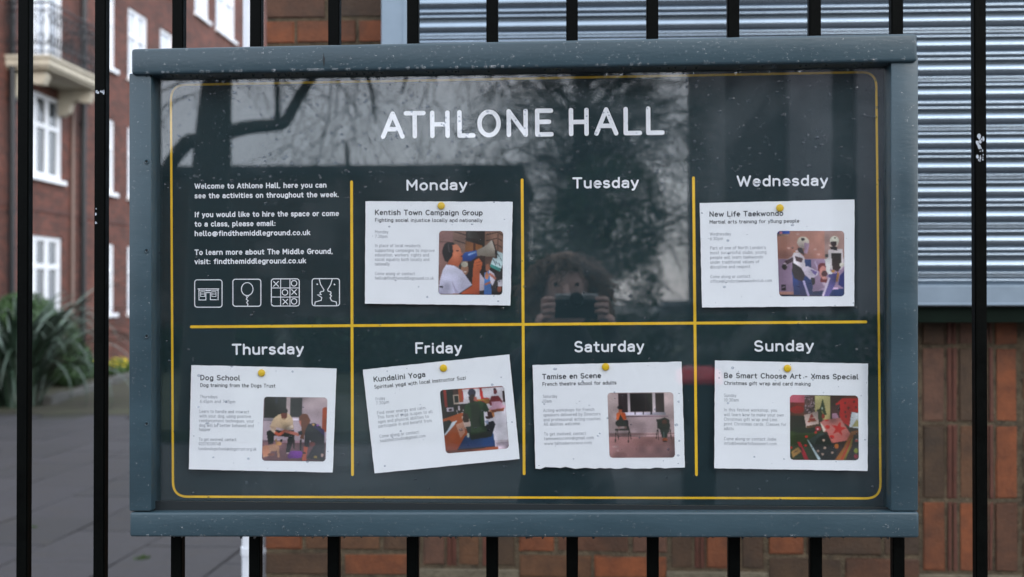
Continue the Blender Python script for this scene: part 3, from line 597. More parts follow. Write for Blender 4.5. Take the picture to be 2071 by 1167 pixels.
ink.stroke(pts + [pts[0]], 4.6)
for a in ([(711, 368), (713, 960)], [(1056, 364), (1060, 958)], [(1402.5, 360), (1408.5, 960)], [(387, 661), (1751, 651)]): ink.stroke(a, 5.6)
ink.done('yellow_rule', M_yellow, pan)
ink = Ink(pf); zx = lambda x: 760 + x / 3.51; zy = lambda y: 210 + y / 3.51
tb = lambda x: 276.6 - (x - 770) * .0148 ; th = 46.5
for ch, a, c in (('A', 35, 205), ('T', 198, 355), ('H', 385, 525), ('L', 578, 708), ('O', 720, 888), ('N', 928, 1080), ('E', 1130, 1262), ('H', 1370, 1512), ('A', 1550, 1722), ('L', 1758, 1890), ('L', 1918, 2050)):
    xa, xb = zx(a) + 4.6, zx(c) - 4.6; us = [u for st in G[ch][1] for u, v in st]; u0, u1 = min(us), max(us)
    for st in G[ch][1]:
        ink.stroke([(xa + (u - u0) / (u1 - u0) * (xb - xa) - (v - .5) * .4, tb(xa + (u - u0) / (u1 - u0) * (xb - xa)) - v * (th + (xa - 770) * .004)) for u, v in st], 9.0)
for wd, x0, yb, x1, cap in (('Monday', 822, 383.6, 944, 18.6), ('Tuesday', 1159, 379.4, 1291, 19), ('Wednesday', 1491, 375.6, 1674, 19), ('Thursday', 470, 716, 613.5, 19), ('Friday', 840, 713.6, 933.5, 19.5), ('Saturday', 1162, 710.8, 1302, 19.5), ('Sunday', 1525.5, 709.4, 1645, 19.5)):
    ink.text(wd, x0, yb + .2, x1, yb - (x1 - x0) * .009, cap, 3.9)
for tx, x1, yb in (('Welcome to Athlone Hall, here you can', 661, 381), ('see the activities on throughout the week.', 686, 400.4), ('If you would like to hire the space or come', 686, 438.6), ('to a class, please email:', 558, 457.6), ('hello@findthemiddleground.co.uk', 628, 476.8), ('To learn more about The Middle Ground,', 673.5, 515), ('visit: findthemiddleground.co.uk', 619.5, 533.6)):
    ink.text(tx, 394, yb, x1 - 1, yb - (x1 - 394) * .009, 9.3, 2.15)
ink.done('lettering', M_white, pan)
ink = Ink(pf); ix = lambda x: 385 + x / 4.244; iy = lambda y: 355 + y / 4.244
def Z(L, w=1.6): ink.stroke([(ix(x), iy(y)) for x, y in L], w)
def rbox(x0, y0, x1, y1, r=22, sk=0):
    P = []
    for cx, cy, a in ((x1 - r, y0 + r, -90), (x1 - r, y1 - r, 0), (x0 + r, y1 - r, 90), (x0 + r, y0 + r, 180)): P += [(cx + r * math.cos(math.radians(a + k * 18)), cy + r * math.sin(math.radians(a + k * 18))) for k in range(6)]
    Z(P + [P[0]], 1.8)
rbox(37, 895, 272, 1130); rbox(365, 890, 605, 1122); rbox(695, 887, 935, 1120); rbox(1045, 885, 1280, 1118)
Z([(65, 973), (245, 973)]); Z([(72, 985), (236, 985)], 1.2)
Z([(74, 973), (74, 1068), (133, 1068), (133, 1005), (172, 1005), (172, 1066), (238, 1066), (238, 973)])
for x0 in (88, 184):
    Z([(x0, 998), (x0 + 36, 998), (x0 + 36, 1038), (x0, 1038), (x0, 998)], 1.2); Z([(x0, 1017), (x0 + 36, 1017)], 1.2)
Z([(133, 990), (172, 990)], 1.2)
ell_px = lambda cx, cy, rx, ry: [(cx + rx * math.cos(6.2832 * k / 20), cy + ry * math.sin(6.2832 * k / 20)) for k in range(21)]
Z(ell_px(488, 975, 50, 56)); Z([(475, 1032), (502, 1032), (488, 1046), (475, 1032)], 1.3); Z([(488, 1046), (480, 1062), (496, 1075), (483, 1090), (494, 1104), (491, 1120)], 1.6)
for k in (1, 2): Z([(695 + 80 * k, 887), (695 + 80 * k, 1120)], 1.5); Z([(695, 887 + 78 * k), (935, 887 + 78 * k)], 1.5)
for cx, cy, o in ((735, 930, 0), (890, 925, 1), (812, 1003, 1), (890, 1000, 0), (815, 1083, 0), (890, 1080, 1)):
    if o: Z(ell_px(cx, cy, 24, 24), 1.7)
    else: Z([(cx - 21, cy - 21), (cx + 21, cy + 21)], 1.7); Z([(cx + 21, cy - 21), (cx - 21, cy + 21)], 1.7)
Z([(1105, 887), (1118, 935), (1146, 980), (1144, 992), (1118, 998), (1112, 1010), (1124, 1022), (1090, 1024), (1112, 1036), (1128, 1048), (1122, 1072), (1072, 1085), (1068, 1110)], 1.7)
Z([(1218, 887), (1205, 935), (1178, 980), (1182, 992), (1204, 998), (1208, 1012), (1198, 1022), (1212, 1032), (1200, 1048), (1212, 1075), (1252, 1085), (1256, 1112)], 1.7)
Z([(1088, 933), (1090, 934)], 3.0); Z([(1236, 935), (1238, 936)], 3.0)
ink.done('icon', M_white, pan)
# ------------------------------------------------------------------ printed pictures (flat print)
NP = 112
def hexs(c): return np.array(lin(c))
class Pic:
    def __init__(s, bgc, ext):
        s.a = np.zeros((NP, NP, 3)) + hexs(bgc); s.ext = ext
        x0, y0, x1, y1 = ext; g = (np.arange(NP) + .5) / NP; s.X, s.Y = np.meshgrid(x0 + g * (x1 - x0), y0 + g * (y1 - y0))
    def poly(s, pts, c, c2=None, al=1):
        ins = np.zeros((NP, NP), bool); n = len(pts)
        for i in range(n):
            (xa, ya), (xb, yb) = pts[i], pts[i - 1]
            if ya == yb: continue
            cond = ((ya > s.Y) != (yb > s.Y)) & (s.X < (xb - xa) * (s.Y - ya) / (yb - ya) + xa); ins ^= cond
        s.fill(ins, c, c2, al, pts)
    def fill(s, ins, c, c2, al, pts):
        col = hexs(c)[None, None, :]
        if c2 is not None:
            ys = [p[1] for p in pts]; u = np.clip((s.Y - min(ys)) / max(1e-6, max(ys) - min(ys)), 0, 1)[..., None]; col = hexs(c) * (1 - u) + hexs(c2) * u
        th = RNG.uniform(0, 6.283); sz = max(60, max(p[1] for p in pts) - min(p[1] for p in pts)); cxp = np.mean([p[0] for p in pts]); cyp = np.mean([p[1] for p in pts])
        sh = np.clip(1 + .30 * ((s.X - cxp) * math.cos(th) + (s.Y - cyp) * math.sin(th)) / sz, .6, 1.4)[..., None]
        s.a = np.where(ins[..., None], s.a * (1 - al) + col * sh * al, s.a)
    def el(s, cx, cy, rx, ry, c, c2=None, al=1): s.fill(((s.X - cx) / rx) ** 2 + ((s.Y - cy) / ry) ** 2 < 1, c, c2, al, [(cx, cy - ry), (cx, cy + ry)])
    def bar(s, x0, y0, x1, y1, w, c):
        d = math.hypot(x1 - x0, y1 - y0); nx, ny = -(y1 - y0) / d * w / 2, (x1 - x0) / d * w / 2; s.poly([(x0 + nx, y0 + ny), (x1 + nx, y1 + ny), (x1 - nx, y1 - ny), (x0 - nx, y0 - ny)], c)
    def rect(s, x0, y0, x1, y1, c, c2=None, al=1): s.poly([(x0, y0), (x1, y0), (x1, y1), (x0, y1)], c, c2, al)
    def out(s):
        a = s.a.copy(); b_ = a.copy()
        for dx, dy in ((1, 0), (-1, 0), (0, 1), (0, -1)): b_ += np.roll(a, (dx, dy), (0, 1))
        a = b_ / 5; 
        g = np.linspace(0, 7.999, NP); i0 = g.astype(int); f = (g - i0); f = f * f * (3 - 2 * f); lo = RNG.randn(10, 10)
        m = lo[i0][:, i0] * (1 - f)[:, None] * (1 - f)[None] + lo[i0 + 1][:, i0] * f[:, None] * (1 - f)[None] + lo[i0][:, i0 + 1] * (1 - f)[:, None] * f[None] + lo[i0 + 1][:, i0 + 1] * f[:, None] * f[None]
        a *= (1 + .045 * RNG.randn(NP, NP, 1) + .13 * m[..., None]); a = np.clip(a, 0, 1); return np.clip(a ** 1.32 * .92, 0, 1)
def pic_mon():
    p = Pic((160, 128, 118), (60, 88, 1068, 1100))
    p.rect(60, 88, 280, 1100, (168, 132, 126), (150, 120, 110)); p.rect(280, 88, 480, 420, (150, 122, 108))
    for y in (100, 235): p.bar(300, y, 480, y + 55, 16, (74, 54, 46))
    p.bar(60, 262, 280, 270, 8, (120, 92, 84)); p.rect(480, 88, 790, 420, (58, 50, 42)); p.poly([(500, 88), (640, 88), (720, 230), (500, 190)], (74, 72, 66)); p.poly([(470, 240), (740, 320), (740, 420), (470, 420)], (150, 104, 60)); p.bar(470, 210, 740, 300, 22, (40, 34, 26))
    p.rect(600, 280, 640, 420, (96, 60, 40)); p.rect(780, 88, 1068, 520, (150, 120, 104))
    for y in (120, 215, 320, 420): p.bar(800, y + 30, 980, y - 15, 14, (78, 58, 48)); p.bar(980, y - 15, 1068, y + 40, 14, (78, 58, 48))
    p.rect(980, 130, 1000, 480, (110, 84, 74)); p.rect(380, 600, 1068, 1100, (48, 38, 34)); p.rect(520, 420, 800, 640, (70, 50, 40))
    p.rect(790, 490, 960, 640, (118, 92, 80))
    p.el(470, 700, 60, 90, (176, 136, 112)); p.el(465, 620, 55, 45, (200, 196, 180)); p.poly([(420, 780), (520, 790), (580, 940), (440, 900)], (30, 28, 26)); p.el(480, 735, 22, 10, (230, 220, 210))
    p.el(830, 670, 36, 60, (170, 120, 96)); p.poly([(700, 740), (780, 850), (780, 1030), (700, 1040)], (198, 190, 200)); p.poly([(780, 750), (870, 720), (900, 1100), (780, 1100)], (96, 150, 200), (70, 120, 180)); p.el(820, 800, 30, 60, (190, 140, 112)); p.bar(790, 940, 900, 890, 34, (178, 120, 96))
    p.poly([(850, 700), (930, 760), (960, 840), (910, 960), (880, 900)], (220, 214, 224)); p.bar(860, 760, 960, 850, 40, (190, 130, 110)); p.poly([(990, 880), (1068, 850), (1068, 960), (1000, 960)], (214, 210, 216)); p.el(1020, 1010, 34, 50, (160, 100, 78)); p.rect(900, 970, 990, 1100, (24, 20, 20))
    p.poly([(975, 405), (1068, 440), (1068, 620), (1020, 735), (865, 655), (910, 510), (970, 530)], (206, 224, 226)); p.poly([(880, 610), (1040, 680), (1020, 735), (865, 655)], (84, 158, 150))
    for x, y in ((930, 560), (975, 590), (1010, 480), (1020, 620), (950, 600), (1045, 540)): p.bar(x - 18, y - 26, x + 10, y + 26, 11, (64, 80, 84))
    p.el(225, 420, 110, 150, (44, 40, 40)); p.el(230, 330, 90, 65, (52, 46, 46))
    p.poly([(250, 320), (340, 300), (400, 370), (410, 430), (440, 470), (420, 560), (370, 650), (200, 620), (230, 520)], (214, 150, 118), (196, 118, 84)); p.poly([(110, 400), (180, 300), (270, 310), (285, 420), (250, 520), (200, 590), (150, 560)], (42, 38, 38)); p.el(235, 455, 42, 60, (26, 24, 26)); p.bar(205, 300, 225, 430, 10, (110, 106, 106)); p.el(355, 405, 26, 9, (90, 56, 46)); p.el(425, 490, 22, 14, (120, 60, 50))
    p.poly([(430, 480), (470, 430), (650, 395), (665, 490), (560, 570), (440, 565)], (66, 112, 180), (44, 84, 150)); p.bar(520, 470, 640, 425, 26, (150, 176, 214))
    p.poly([(650, 400), (780, 330), (880, 240), (895, 230), (965, 400), (975, 500), (800, 490), (665, 490)], (196, 190, 180), (150, 140, 128)); p.poly([(890, 228), (912, 240), (985, 450), (975, 525), (950, 500), (940, 380)], (46, 36, 38)); p.bar(640, 500, 740, 480, 10, (90, 70, 60))
    p.poly([(620, 560), (690, 520), (745, 590), (735, 680), (705, 740), (710, 1100), (400, 1085), (590, 960), (600, 700)], (214, 130, 84), (176, 92, 58)); p.bar(640, 600, 720, 570, 9, (150, 84, 56)); p.bar(650, 640, 735, 620, 8, (150, 84, 56))
    p.poly([(180, 625), (300, 640), (430, 720), (590, 945), (380, 1085), (60, 1090), (80, 880), (130, 700)], (222, 222, 236), (206, 204, 224)); p.poly([(270, 880), (330, 1000), (400, 1085), (330, 1085)], (170, 166, 186)); p.bar(80, 975, 135, 985, 30, (70, 70, 80)); p.bar(330, 760, 470, 900, 8, (196, 196, 212))
    return p
def pic_wed():
    p = Pic((182, 142, 130), (50, 60, 1110, 1085)); p.rect(50, 60, 800, 490, (184, 142, 126), (176, 130, 116)); p.rect(800, 60, 1110, 490, (186, 158, 150))
    for x, y in ((380, 110), (650, 350), (230, 330), (700, 430), (520, 200)): p.el(x, y, 26, 14, (204, 170, 160))
    p.rect(50, 60, 250, 108, (40, 84, 160)); p.el(110, 88, 26, 20, (200, 130, 140)); p.rect(50, 110, 230, 140, (150, 130, 116))
    p.rect(50, 495, 1110, 1010, (176, 152, 176), (160, 138, 160)); p.rect(470, 505, 580, 680, (30, 72, 128)); p.poly([(270, 700), (590, 800), (600, 1085), (290, 1085)], (22, 74, 136), (18, 56, 110)); p.poly([(600, 1010), (1110, 960), (1110, 1085), (600, 1085)], (30, 64, 112)); p.bar(590, 985, 1010, 960, 30, (204, 180, 204)); p.rect(90, 905, 160, 990, (44, 38, 44)); p.bar(100, 950, 150, 930, 10, (170, 150, 170))
    p.bar(640, 540, 690, 660, 22, (206, 190, 214)); p.rect(50, 1060, 590, 1085, (60, 60, 80))
    p.el(760, 640, 78, 80, (124, 40, 44)); p.el(770, 710, 62, 100, (206, 150, 140)); p.el(790, 730, 46, 50, (96, 30, 28)); p.el(780, 830, 60, 50, (130, 40, 36)); p.el(790, 800, 44, 24, (214, 160, 150)); p.poly([(730, 860), (860, 880), (820, 960)], (220, 200, 214))
    p.poly([(300, 440), (180, 520), (130, 590), (160, 670), (200, 590), (320, 540)], (204, 190, 196)); p.poly([(150, 540), (290, 470), (300, 540), (190, 590)], (84, 52, 66)); p.el(150, 625, 40, 45, (40, 34, 20))
    p.poly([(310, 390), (360, 360), (470, 470), (490, 640), (470, 700), (300, 590), (290, 440)], (228, 220, 224)); p.poly([(320, 450), (450, 490), (430, 560), (340, 530)], (92, 58, 60)); p.poly([(280, 550), (420, 640), (480, 760), (430, 860), (300, 800), (270, 690)], (40, 36, 24), (60, 36, 24))
    p.poly([(440, 640), (520, 610), (690, 700), (680, 750), (600, 800), (560, 820), (470, 740)], (226, 216, 228)); p.poly([(560, 660), (680, 700), (640, 760)], (140, 120, 180)); p.poly([(570, 790), (640, 800), (630, 900), (590, 910)], (44, 34, 30)); p.bar(450, 840, 530, 1085, 34, (206, 196, 226)); p.poly([(360, 830), (440, 850), (500, 1085), (400, 1085)], (40, 50, 110))
    p.el(460, 240, 95, 92, (224, 218, 200), (190, 176, 170)); p.poly([(480, 240), (560, 260), (520, 420), (470, 400)], (186, 160, 180)); p.el(455, 190, 30, 24, (30, 26, 26)); p.poly([(370, 320), (440, 330), (480, 440), (380, 390)], (30, 28, 26)); p.bar(380, 395, 300, 390, 14, (180, 120, 60))
    p.poly([(860, 350), (1080, 340), (1110, 600), (1060, 660), (900, 660), (830, 600), (850, 470)], (224, 216, 216)); p.poly([(900, 410), (1065, 405), (1055, 640), (1000, 700), (920, 660)], (42, 36, 20), (70, 34, 18)); p.poly([(800, 500), (890, 480), (880, 680), (930, 740), (870, 760), (820, 690)], (228, 228, 226)); p.el(1070, 590, 40, 30, (226, 222, 210))
    p.el(955, 215, 72, 72, (222, 220, 206)); p.poly([(890, 230), (990, 225), (980, 300), (910, 310)], (60, 34, 34)); p.bar(865, 270, 930, 330, 22, (226, 208, 196)); p.bar(1015, 270, 950, 330, 22, (226, 208, 196)); p.poly([(880, 310), (990, 310), (1000, 370), (900, 350)], (30, 24, 22)); p.el(960, 170, 14, 12, (50, 44, 40))
    p.poly([(860, 740), (1000, 720), (960, 900), (860, 1085), (760, 1085), (840, 900)], (96, 88, 150), (120, 110, 170)); p.bar(870, 790, 760, 1085, 34, (220, 208, 224)); p.poly([(1000, 700), (1030, 730), (1000, 850), (970, 860)], (190, 140, 60)); p.poly([(1040, 760), (1110, 680), (1110, 960), (1010, 900)], (44, 60, 140)); p.el(930, 690, 30, 20, (196, 150, 60)); p.rect(810, 425, 850, 470, (40, 50, 44))
    return p
def pic_thu():
    p = Pic((196, 180, 188), (50, 60, 1100, 1115)); p.rect(60, 60, 425, 405, (38, 34, 36)); p.rect(425, 60, 490, 405, (206, 188, 188)); p.rect(490, 70, 690, 390, (46, 42, 48)); p.rect(50, 405, 640, 450, (206, 196, 206)); p.rect(50, 445, 640, 458, (150, 136, 150)); p.rect(690, 60, 1100, 700, (206, 188, 190), (190, 172, 184)); p.bar(700, 60, 700, 400, 14, (176, 160, 168))
    p.el(260, 120, 24, 60, (60, 62, 90), None, .6); p.poly([(1030, 230), (1100, 215), (1100, 620), (1020, 640)], (178, 88, 44)); p.rect(50, 800, 1100, 1115, (136, 104, 108), (120, 90, 92)); p.rect(50, 780, 700, 810, (170, 140, 150))
    p.poly([(110, 640), (180, 600), (420, 620), (560, 600), (575, 720), (500, 980), (440, 980), (470, 720), (240, 700), (230, 830), (150, 850)], (28, 30, 28)); p.poly([(540, 700), (575, 700), (590, 920), (560, 900)], (60, 52, 50)); p.bar(680, 760, 680, 940, 30, (36, 34, 34)); p.bar(450, 985, 500, 985, 20, (200, 180, 180))
    p.poly([(300, 350), (470, 330), (540, 420), (560, 590), (430, 600), (280, 560), (250, 620), (160, 560), (220, 420)], (220, 198, 166), (206, 180, 156)); p.poly([(160, 540), (280, 560), (250, 640)], (196, 170, 150)); p.bar(180, 590, 260, 650, 40, (216, 196, 176)); p.bar(440, 590, 540, 540, 44, (224, 206, 190)); p.bar(250, 650, 330, 690, 46, (206, 112, 84)); p.bar(330, 680, 420, 610, 46, (204, 116, 92)); p.bar(420, 620, 650, 680, 48, (206, 136, 120))
    p.el(385, 290, 66, 60, (34, 20, 18)); p.poly([(340, 330), (440, 320), (440, 400), (400, 440), (350, 410)], (128, 62, 44)); p.el(390, 470, 60, 60, (206, 182, 150), None, .5)
    p.poly([(640, 380), (700, 330), (780, 340), (830, 440), (800, 560), (730, 700), (740, 760), (670, 740), (690, 560), (650, 480)], (134, 78, 44), (116, 70, 40)); p.poly([(640, 440), (675, 450), (680, 540), (650, 490)], (206, 130, 110))
    p.poly([(800, 500), (900, 480), (1000, 540), (1075, 640), (1075, 1115), (790, 1060), (900, 860), (830, 760), (830, 880), (740, 880), (750, 600)], (26, 28, 50), (20, 26, 28)); p.poly([(820, 490), (1060, 590), (1075, 700), (960, 600)], (60, 40, 110)); p.el(882, 510, 22, 18, (214, 176, 110)); p.el(955, 520, 22, 16, (170, 110, 190)); p.bar(640, 660, 700, 640, 60, (30, 40, 50)); p.poly([(735, 870), (800, 880), (780, 1060), (800, 1110), (710, 1100), (730, 980)], (196, 108, 78)); p.bar(725, 975, 775, 985, 26, (30, 26, 30)); p.el(870, 830, 50, 40, (130, 76, 70))
    p.poly([(50, 880), (250, 840), (330, 880), (340, 1060), (310, 1060), (290, 950), (200, 960), (150, 1040), (70, 1060)], (200, 160, 132)); p.el(110, 950, 60, 90, (206, 150, 120)); p.el(320, 830, 50, 34, (190, 150, 104)); p.poly([(255, 780), (280, 740), (290, 830)], (160, 130, 80)); p.el(360, 780, 20, 26, (24, 20, 20)); p.el(200, 1010, 60, 20, (150, 100, 84)); p.bar(200, 850, 200, 960, 8, (120, 90, 90))
    p.poly([(480, 1010), (520, 950), (690, 945), (720, 970), (700, 1060), (500, 1075), (470, 1050)], (142, 76, 168), (120, 60, 146)); p.el(930, 1045, 30, 26, (160, 140, 60)); p.el(1040, 1010, 20, 30, (200, 170, 160)); p.bar(880, 1070, 1060, 1075, 20, (60, 56, 40))
    return p
def pic_fri():
    p = Pic((214, 206, 210), (0, 0, 1000, 1000)); p.rect(0, 0, 220, 420, (34, 34, 36)); p.rect(55, 0, 95, 300, (150, 50, 40)); p.rect(205, 0, 290, 90, (90, 60, 56)); p.rect(195, 90, 290, 240, (196, 180, 170)); p.rect(215, 110, 280, 210, (36, 40, 34)); p.rect(290, 0, 350, 210, (176, 96, 60)); p.rect(350, 0, 1000, 190, (222, 218, 222)); p.rect(350, 0, 1000, 14, (190, 120, 110))
    p.rect(335, 40, 360, 180, (190, 60, 60)); p.poly([(610, 0), (650, 0), (670, 200), (625, 200)], (206, 40, 36)); p.el(700, 190, 60, 20, (190, 40, 40)); p.rect(500, 190, 760, 270, (190, 140, 60), (176, 130, 70)); p.el(620, 240, 60, 30, (150, 30, 40)); p.el(560, 215, 24, 20, (206, 60, 70)); p.rect(200, 240, 400, 330, (40, 30, 30))
    p.poly([(0, 250), (230, 330), (250, 440), (0, 480)], (52, 36, 36)); p.rect(80, 290, 190, 350, (196, 186, 196)); p.el(135, 320, 30, 18, (70, 40, 50)); p.poly([(230, 300), (330, 260), (330, 370), (250, 400)], (60, 40, 36)); p.rect(260, 270, 290, 340, (210, 200, 206))
    p.poly([(0, 460), (300, 380), (400, 400), (420, 1000), (0, 1000)], (184, 104, 52), (150, 78, 36)); p.poly([(0, 500), (110, 480), (160, 540), (40, 690), (0, 700)], (30, 28, 30)); p.poly([(150, 510), (230, 500), (20, 720), (0, 700), (60, 640)], (206, 214, 220)); p.poly([(200, 560), (330, 520), (330, 700), (250, 780)], (196, 150, 130)); p.poly([(300, 440), (420, 440), (420, 600), (340, 640)], (220, 196, 186))
    p.rect(640, 380, 1000, 860, (224, 220, 226)); p.poly([(740, 370), (820, 370), (810, 480), (770, 500)], (206, 150, 100)); p.rect(790, 860, 1000, 1000, (206, 196, 202)); p.rect(800, 890, 1000, 960, (180, 168, 178)); p.poly([(0, 960), (1000, 950), (1000, 1000), (0, 1000)], (150, 84, 44)); p.rect(830, 950, 1000, 1000, (206, 190, 200))
    p.poly([(740, 260), (790, 150), (900, 150), (960, 250), (930, 310), (760, 300)], (130, 44, 44)); p.el(855, 85, 28, 42, (120, 44, 44)); p.el(850, 45, 24, 22, (70, 40, 44)); p.poly([(780, 240), (930, 240), (960, 310), (1000, 320), (960, 380), (770, 390), (730, 330), (790, 320)], (206, 170, 184)); p.poly([(760, 370), (980, 350), (960, 400), (780, 410)], (150, 90, 60)); p.rect(960, 80, 1000, 260, (70, 50, 44))
    p.poly([(330, 740), (770, 720), (790, 950), (190, 950)], (44, 84, 128), (32, 66, 112)); p.bar(190, 955, 790, 952, 14, (30, 20, 24))
    p.poly([(350, 610), (440, 600), (640, 640), (700, 560), (790, 540), (820, 600), (770, 720), (740, 790), (420, 820), (370, 720)], (28, 36, 40)); p.poly([(650, 540), (720, 520), (700, 600)], (160, 170, 190)); p.el(375, 740, 22, 34, (190, 190, 180))
    p.poly([(340, 330), (420, 380), (410, 530), (330, 540), (310, 490)], (70, 36, 26)); p.poly([(700, 380), (770, 400), (790, 500), (690, 510), (660, 470), (710, 460)], (84, 38, 28))
    p.poly([(410, 240), (480, 215), (620, 215), (700, 260), (740, 370), (680, 400), (650, 380), (650, 620), (690, 700), (420, 740), (430, 560), (400, 400), (340, 390), (360, 290)], (44, 78, 40), (34, 66, 26)); p.poly([(450, 260), (600, 250), (590, 620), (460, 640)], (26, 50, 24)); p.poly([(420, 740), (680, 710), (680, 800), (440, 810)], (20, 24, 20))
    p.poly([(430, 130), (540, 130), (520, 230), (450, 230)], (60, 34, 30)); p.el(492, 80, 60, 72, (70, 66, 88)); p.el(500, 140, 36, 40, (70, 50, 46)); p.poly([(520, 140), (560, 150), (560, 220), (510, 200)], (180, 110, 100))
    return p
def pic_sat():
    p = Pic((196, 178, 176), (55, 70, 1110, 1095)); p.rect(55, 70, 1110, 700, (206, 188, 186), (188, 168, 170)); p.rect(220, 80, 372, 378, (62, 44, 48)); p.rect(415, 75, 770, 375, (44, 36, 30)); p.rect(820, 75, 962, 378, (64, 46, 50)); p.rect(372, 75, 415, 380, (206, 194, 196)); p.rect(770, 75, 820, 380, (206, 194, 196))
    p.bar(480, 110, 480, 360, 6, (80, 64, 56)); p.bar(660, 110, 660, 360, 6, (80, 64, 56)); p.bar(430, 235, 760, 235, 6, (70, 60, 50)); p.rect(330, 380, 980, 430, (210, 204, 216)); p.rect(340, 432, 1020, 455, (150, 124, 134))
    for x in (488, 620, 745): p.rect(x - 12, 372, x + 12, 415, (50, 38, 40))
    p.rect(55, 700, 1110, 770, (176, 150, 150)); p.bar(55, 735, 1110, 715, 8, (120, 84, 84)); p.rect(55, 765, 1110, 1095, (170, 132, 130), (158, 122, 120)); p.el(160, 920, 50, 16, (190, 160, 158)); p.el(190, 980, 20, 14, (196, 168, 166)); p.el(220, 1060, 120, 60, (150, 108, 104), None, .5)
    for a in ((175, 650, 155, 860), (380, 650, 365, 860), (195, 650, 210, 810), (385, 640, 412, 800), (840, 650, 815, 800), (850, 660, 850, 820), (1040, 640, 1060, 810)): p.bar(*a, 13, (64, 46, 48))
    p.bar(160, 650, 385, 650, 26, (40, 26, 30)); p.poly([(340, 500), (370, 500), (385, 650), (350, 650)], (30, 22, 22)); p.poly([(830, 495), (900, 495), (890, 640), (840, 640)], (50, 40, 46))
    p.poly([(165, 540), (200, 500), (340, 500), (365, 560), (350, 600), (200, 600), (165, 560)], (24, 24, 24)); p.poly([(200, 600), (260, 600), (230, 650), (210, 650)], (160, 130, 130)); p.poly([(310, 600), (350, 600), (340, 645), (310, 640)], (130, 100, 100)); p.poly([(220, 400), (300, 390), (300, 510), (215, 510)], (26, 22, 22)); p.poly([(190, 400), (230, 370), (250, 410), (215, 500), (180, 490)], (206, 110, 50)); p.poly([(290, 380), (335, 400), (345, 490), (300, 500), (250, 400)], (204, 106, 48)); p.el(252, 335, 32, 44, (186, 100, 62)); p.el(250, 305, 42, 34, (34, 24, 26)); p.el(255, 380, 22, 18, (200, 120, 80))
    p.poly([(850, 560), (880, 490), (960, 465), (1030, 500), (1045, 600), (1020, 700), (940, 700), (860, 640)], (28, 28, 26)); p.poly([(880, 660), (1010, 660), (990, 780), (910, 780)], (48, 62, 58)); p.el(955, 540, 40, 44, (110, 50, 30)); p.el(955, 590, 46, 30, (50, 44, 28)); p.el(955, 815, 44, 32, (160, 90, 50)); p.bar(940, 690, 940, 780, 12, (110, 124, 124)); p.bar(925, 840, 990, 840, 12, (50, 34, 30))
    return p
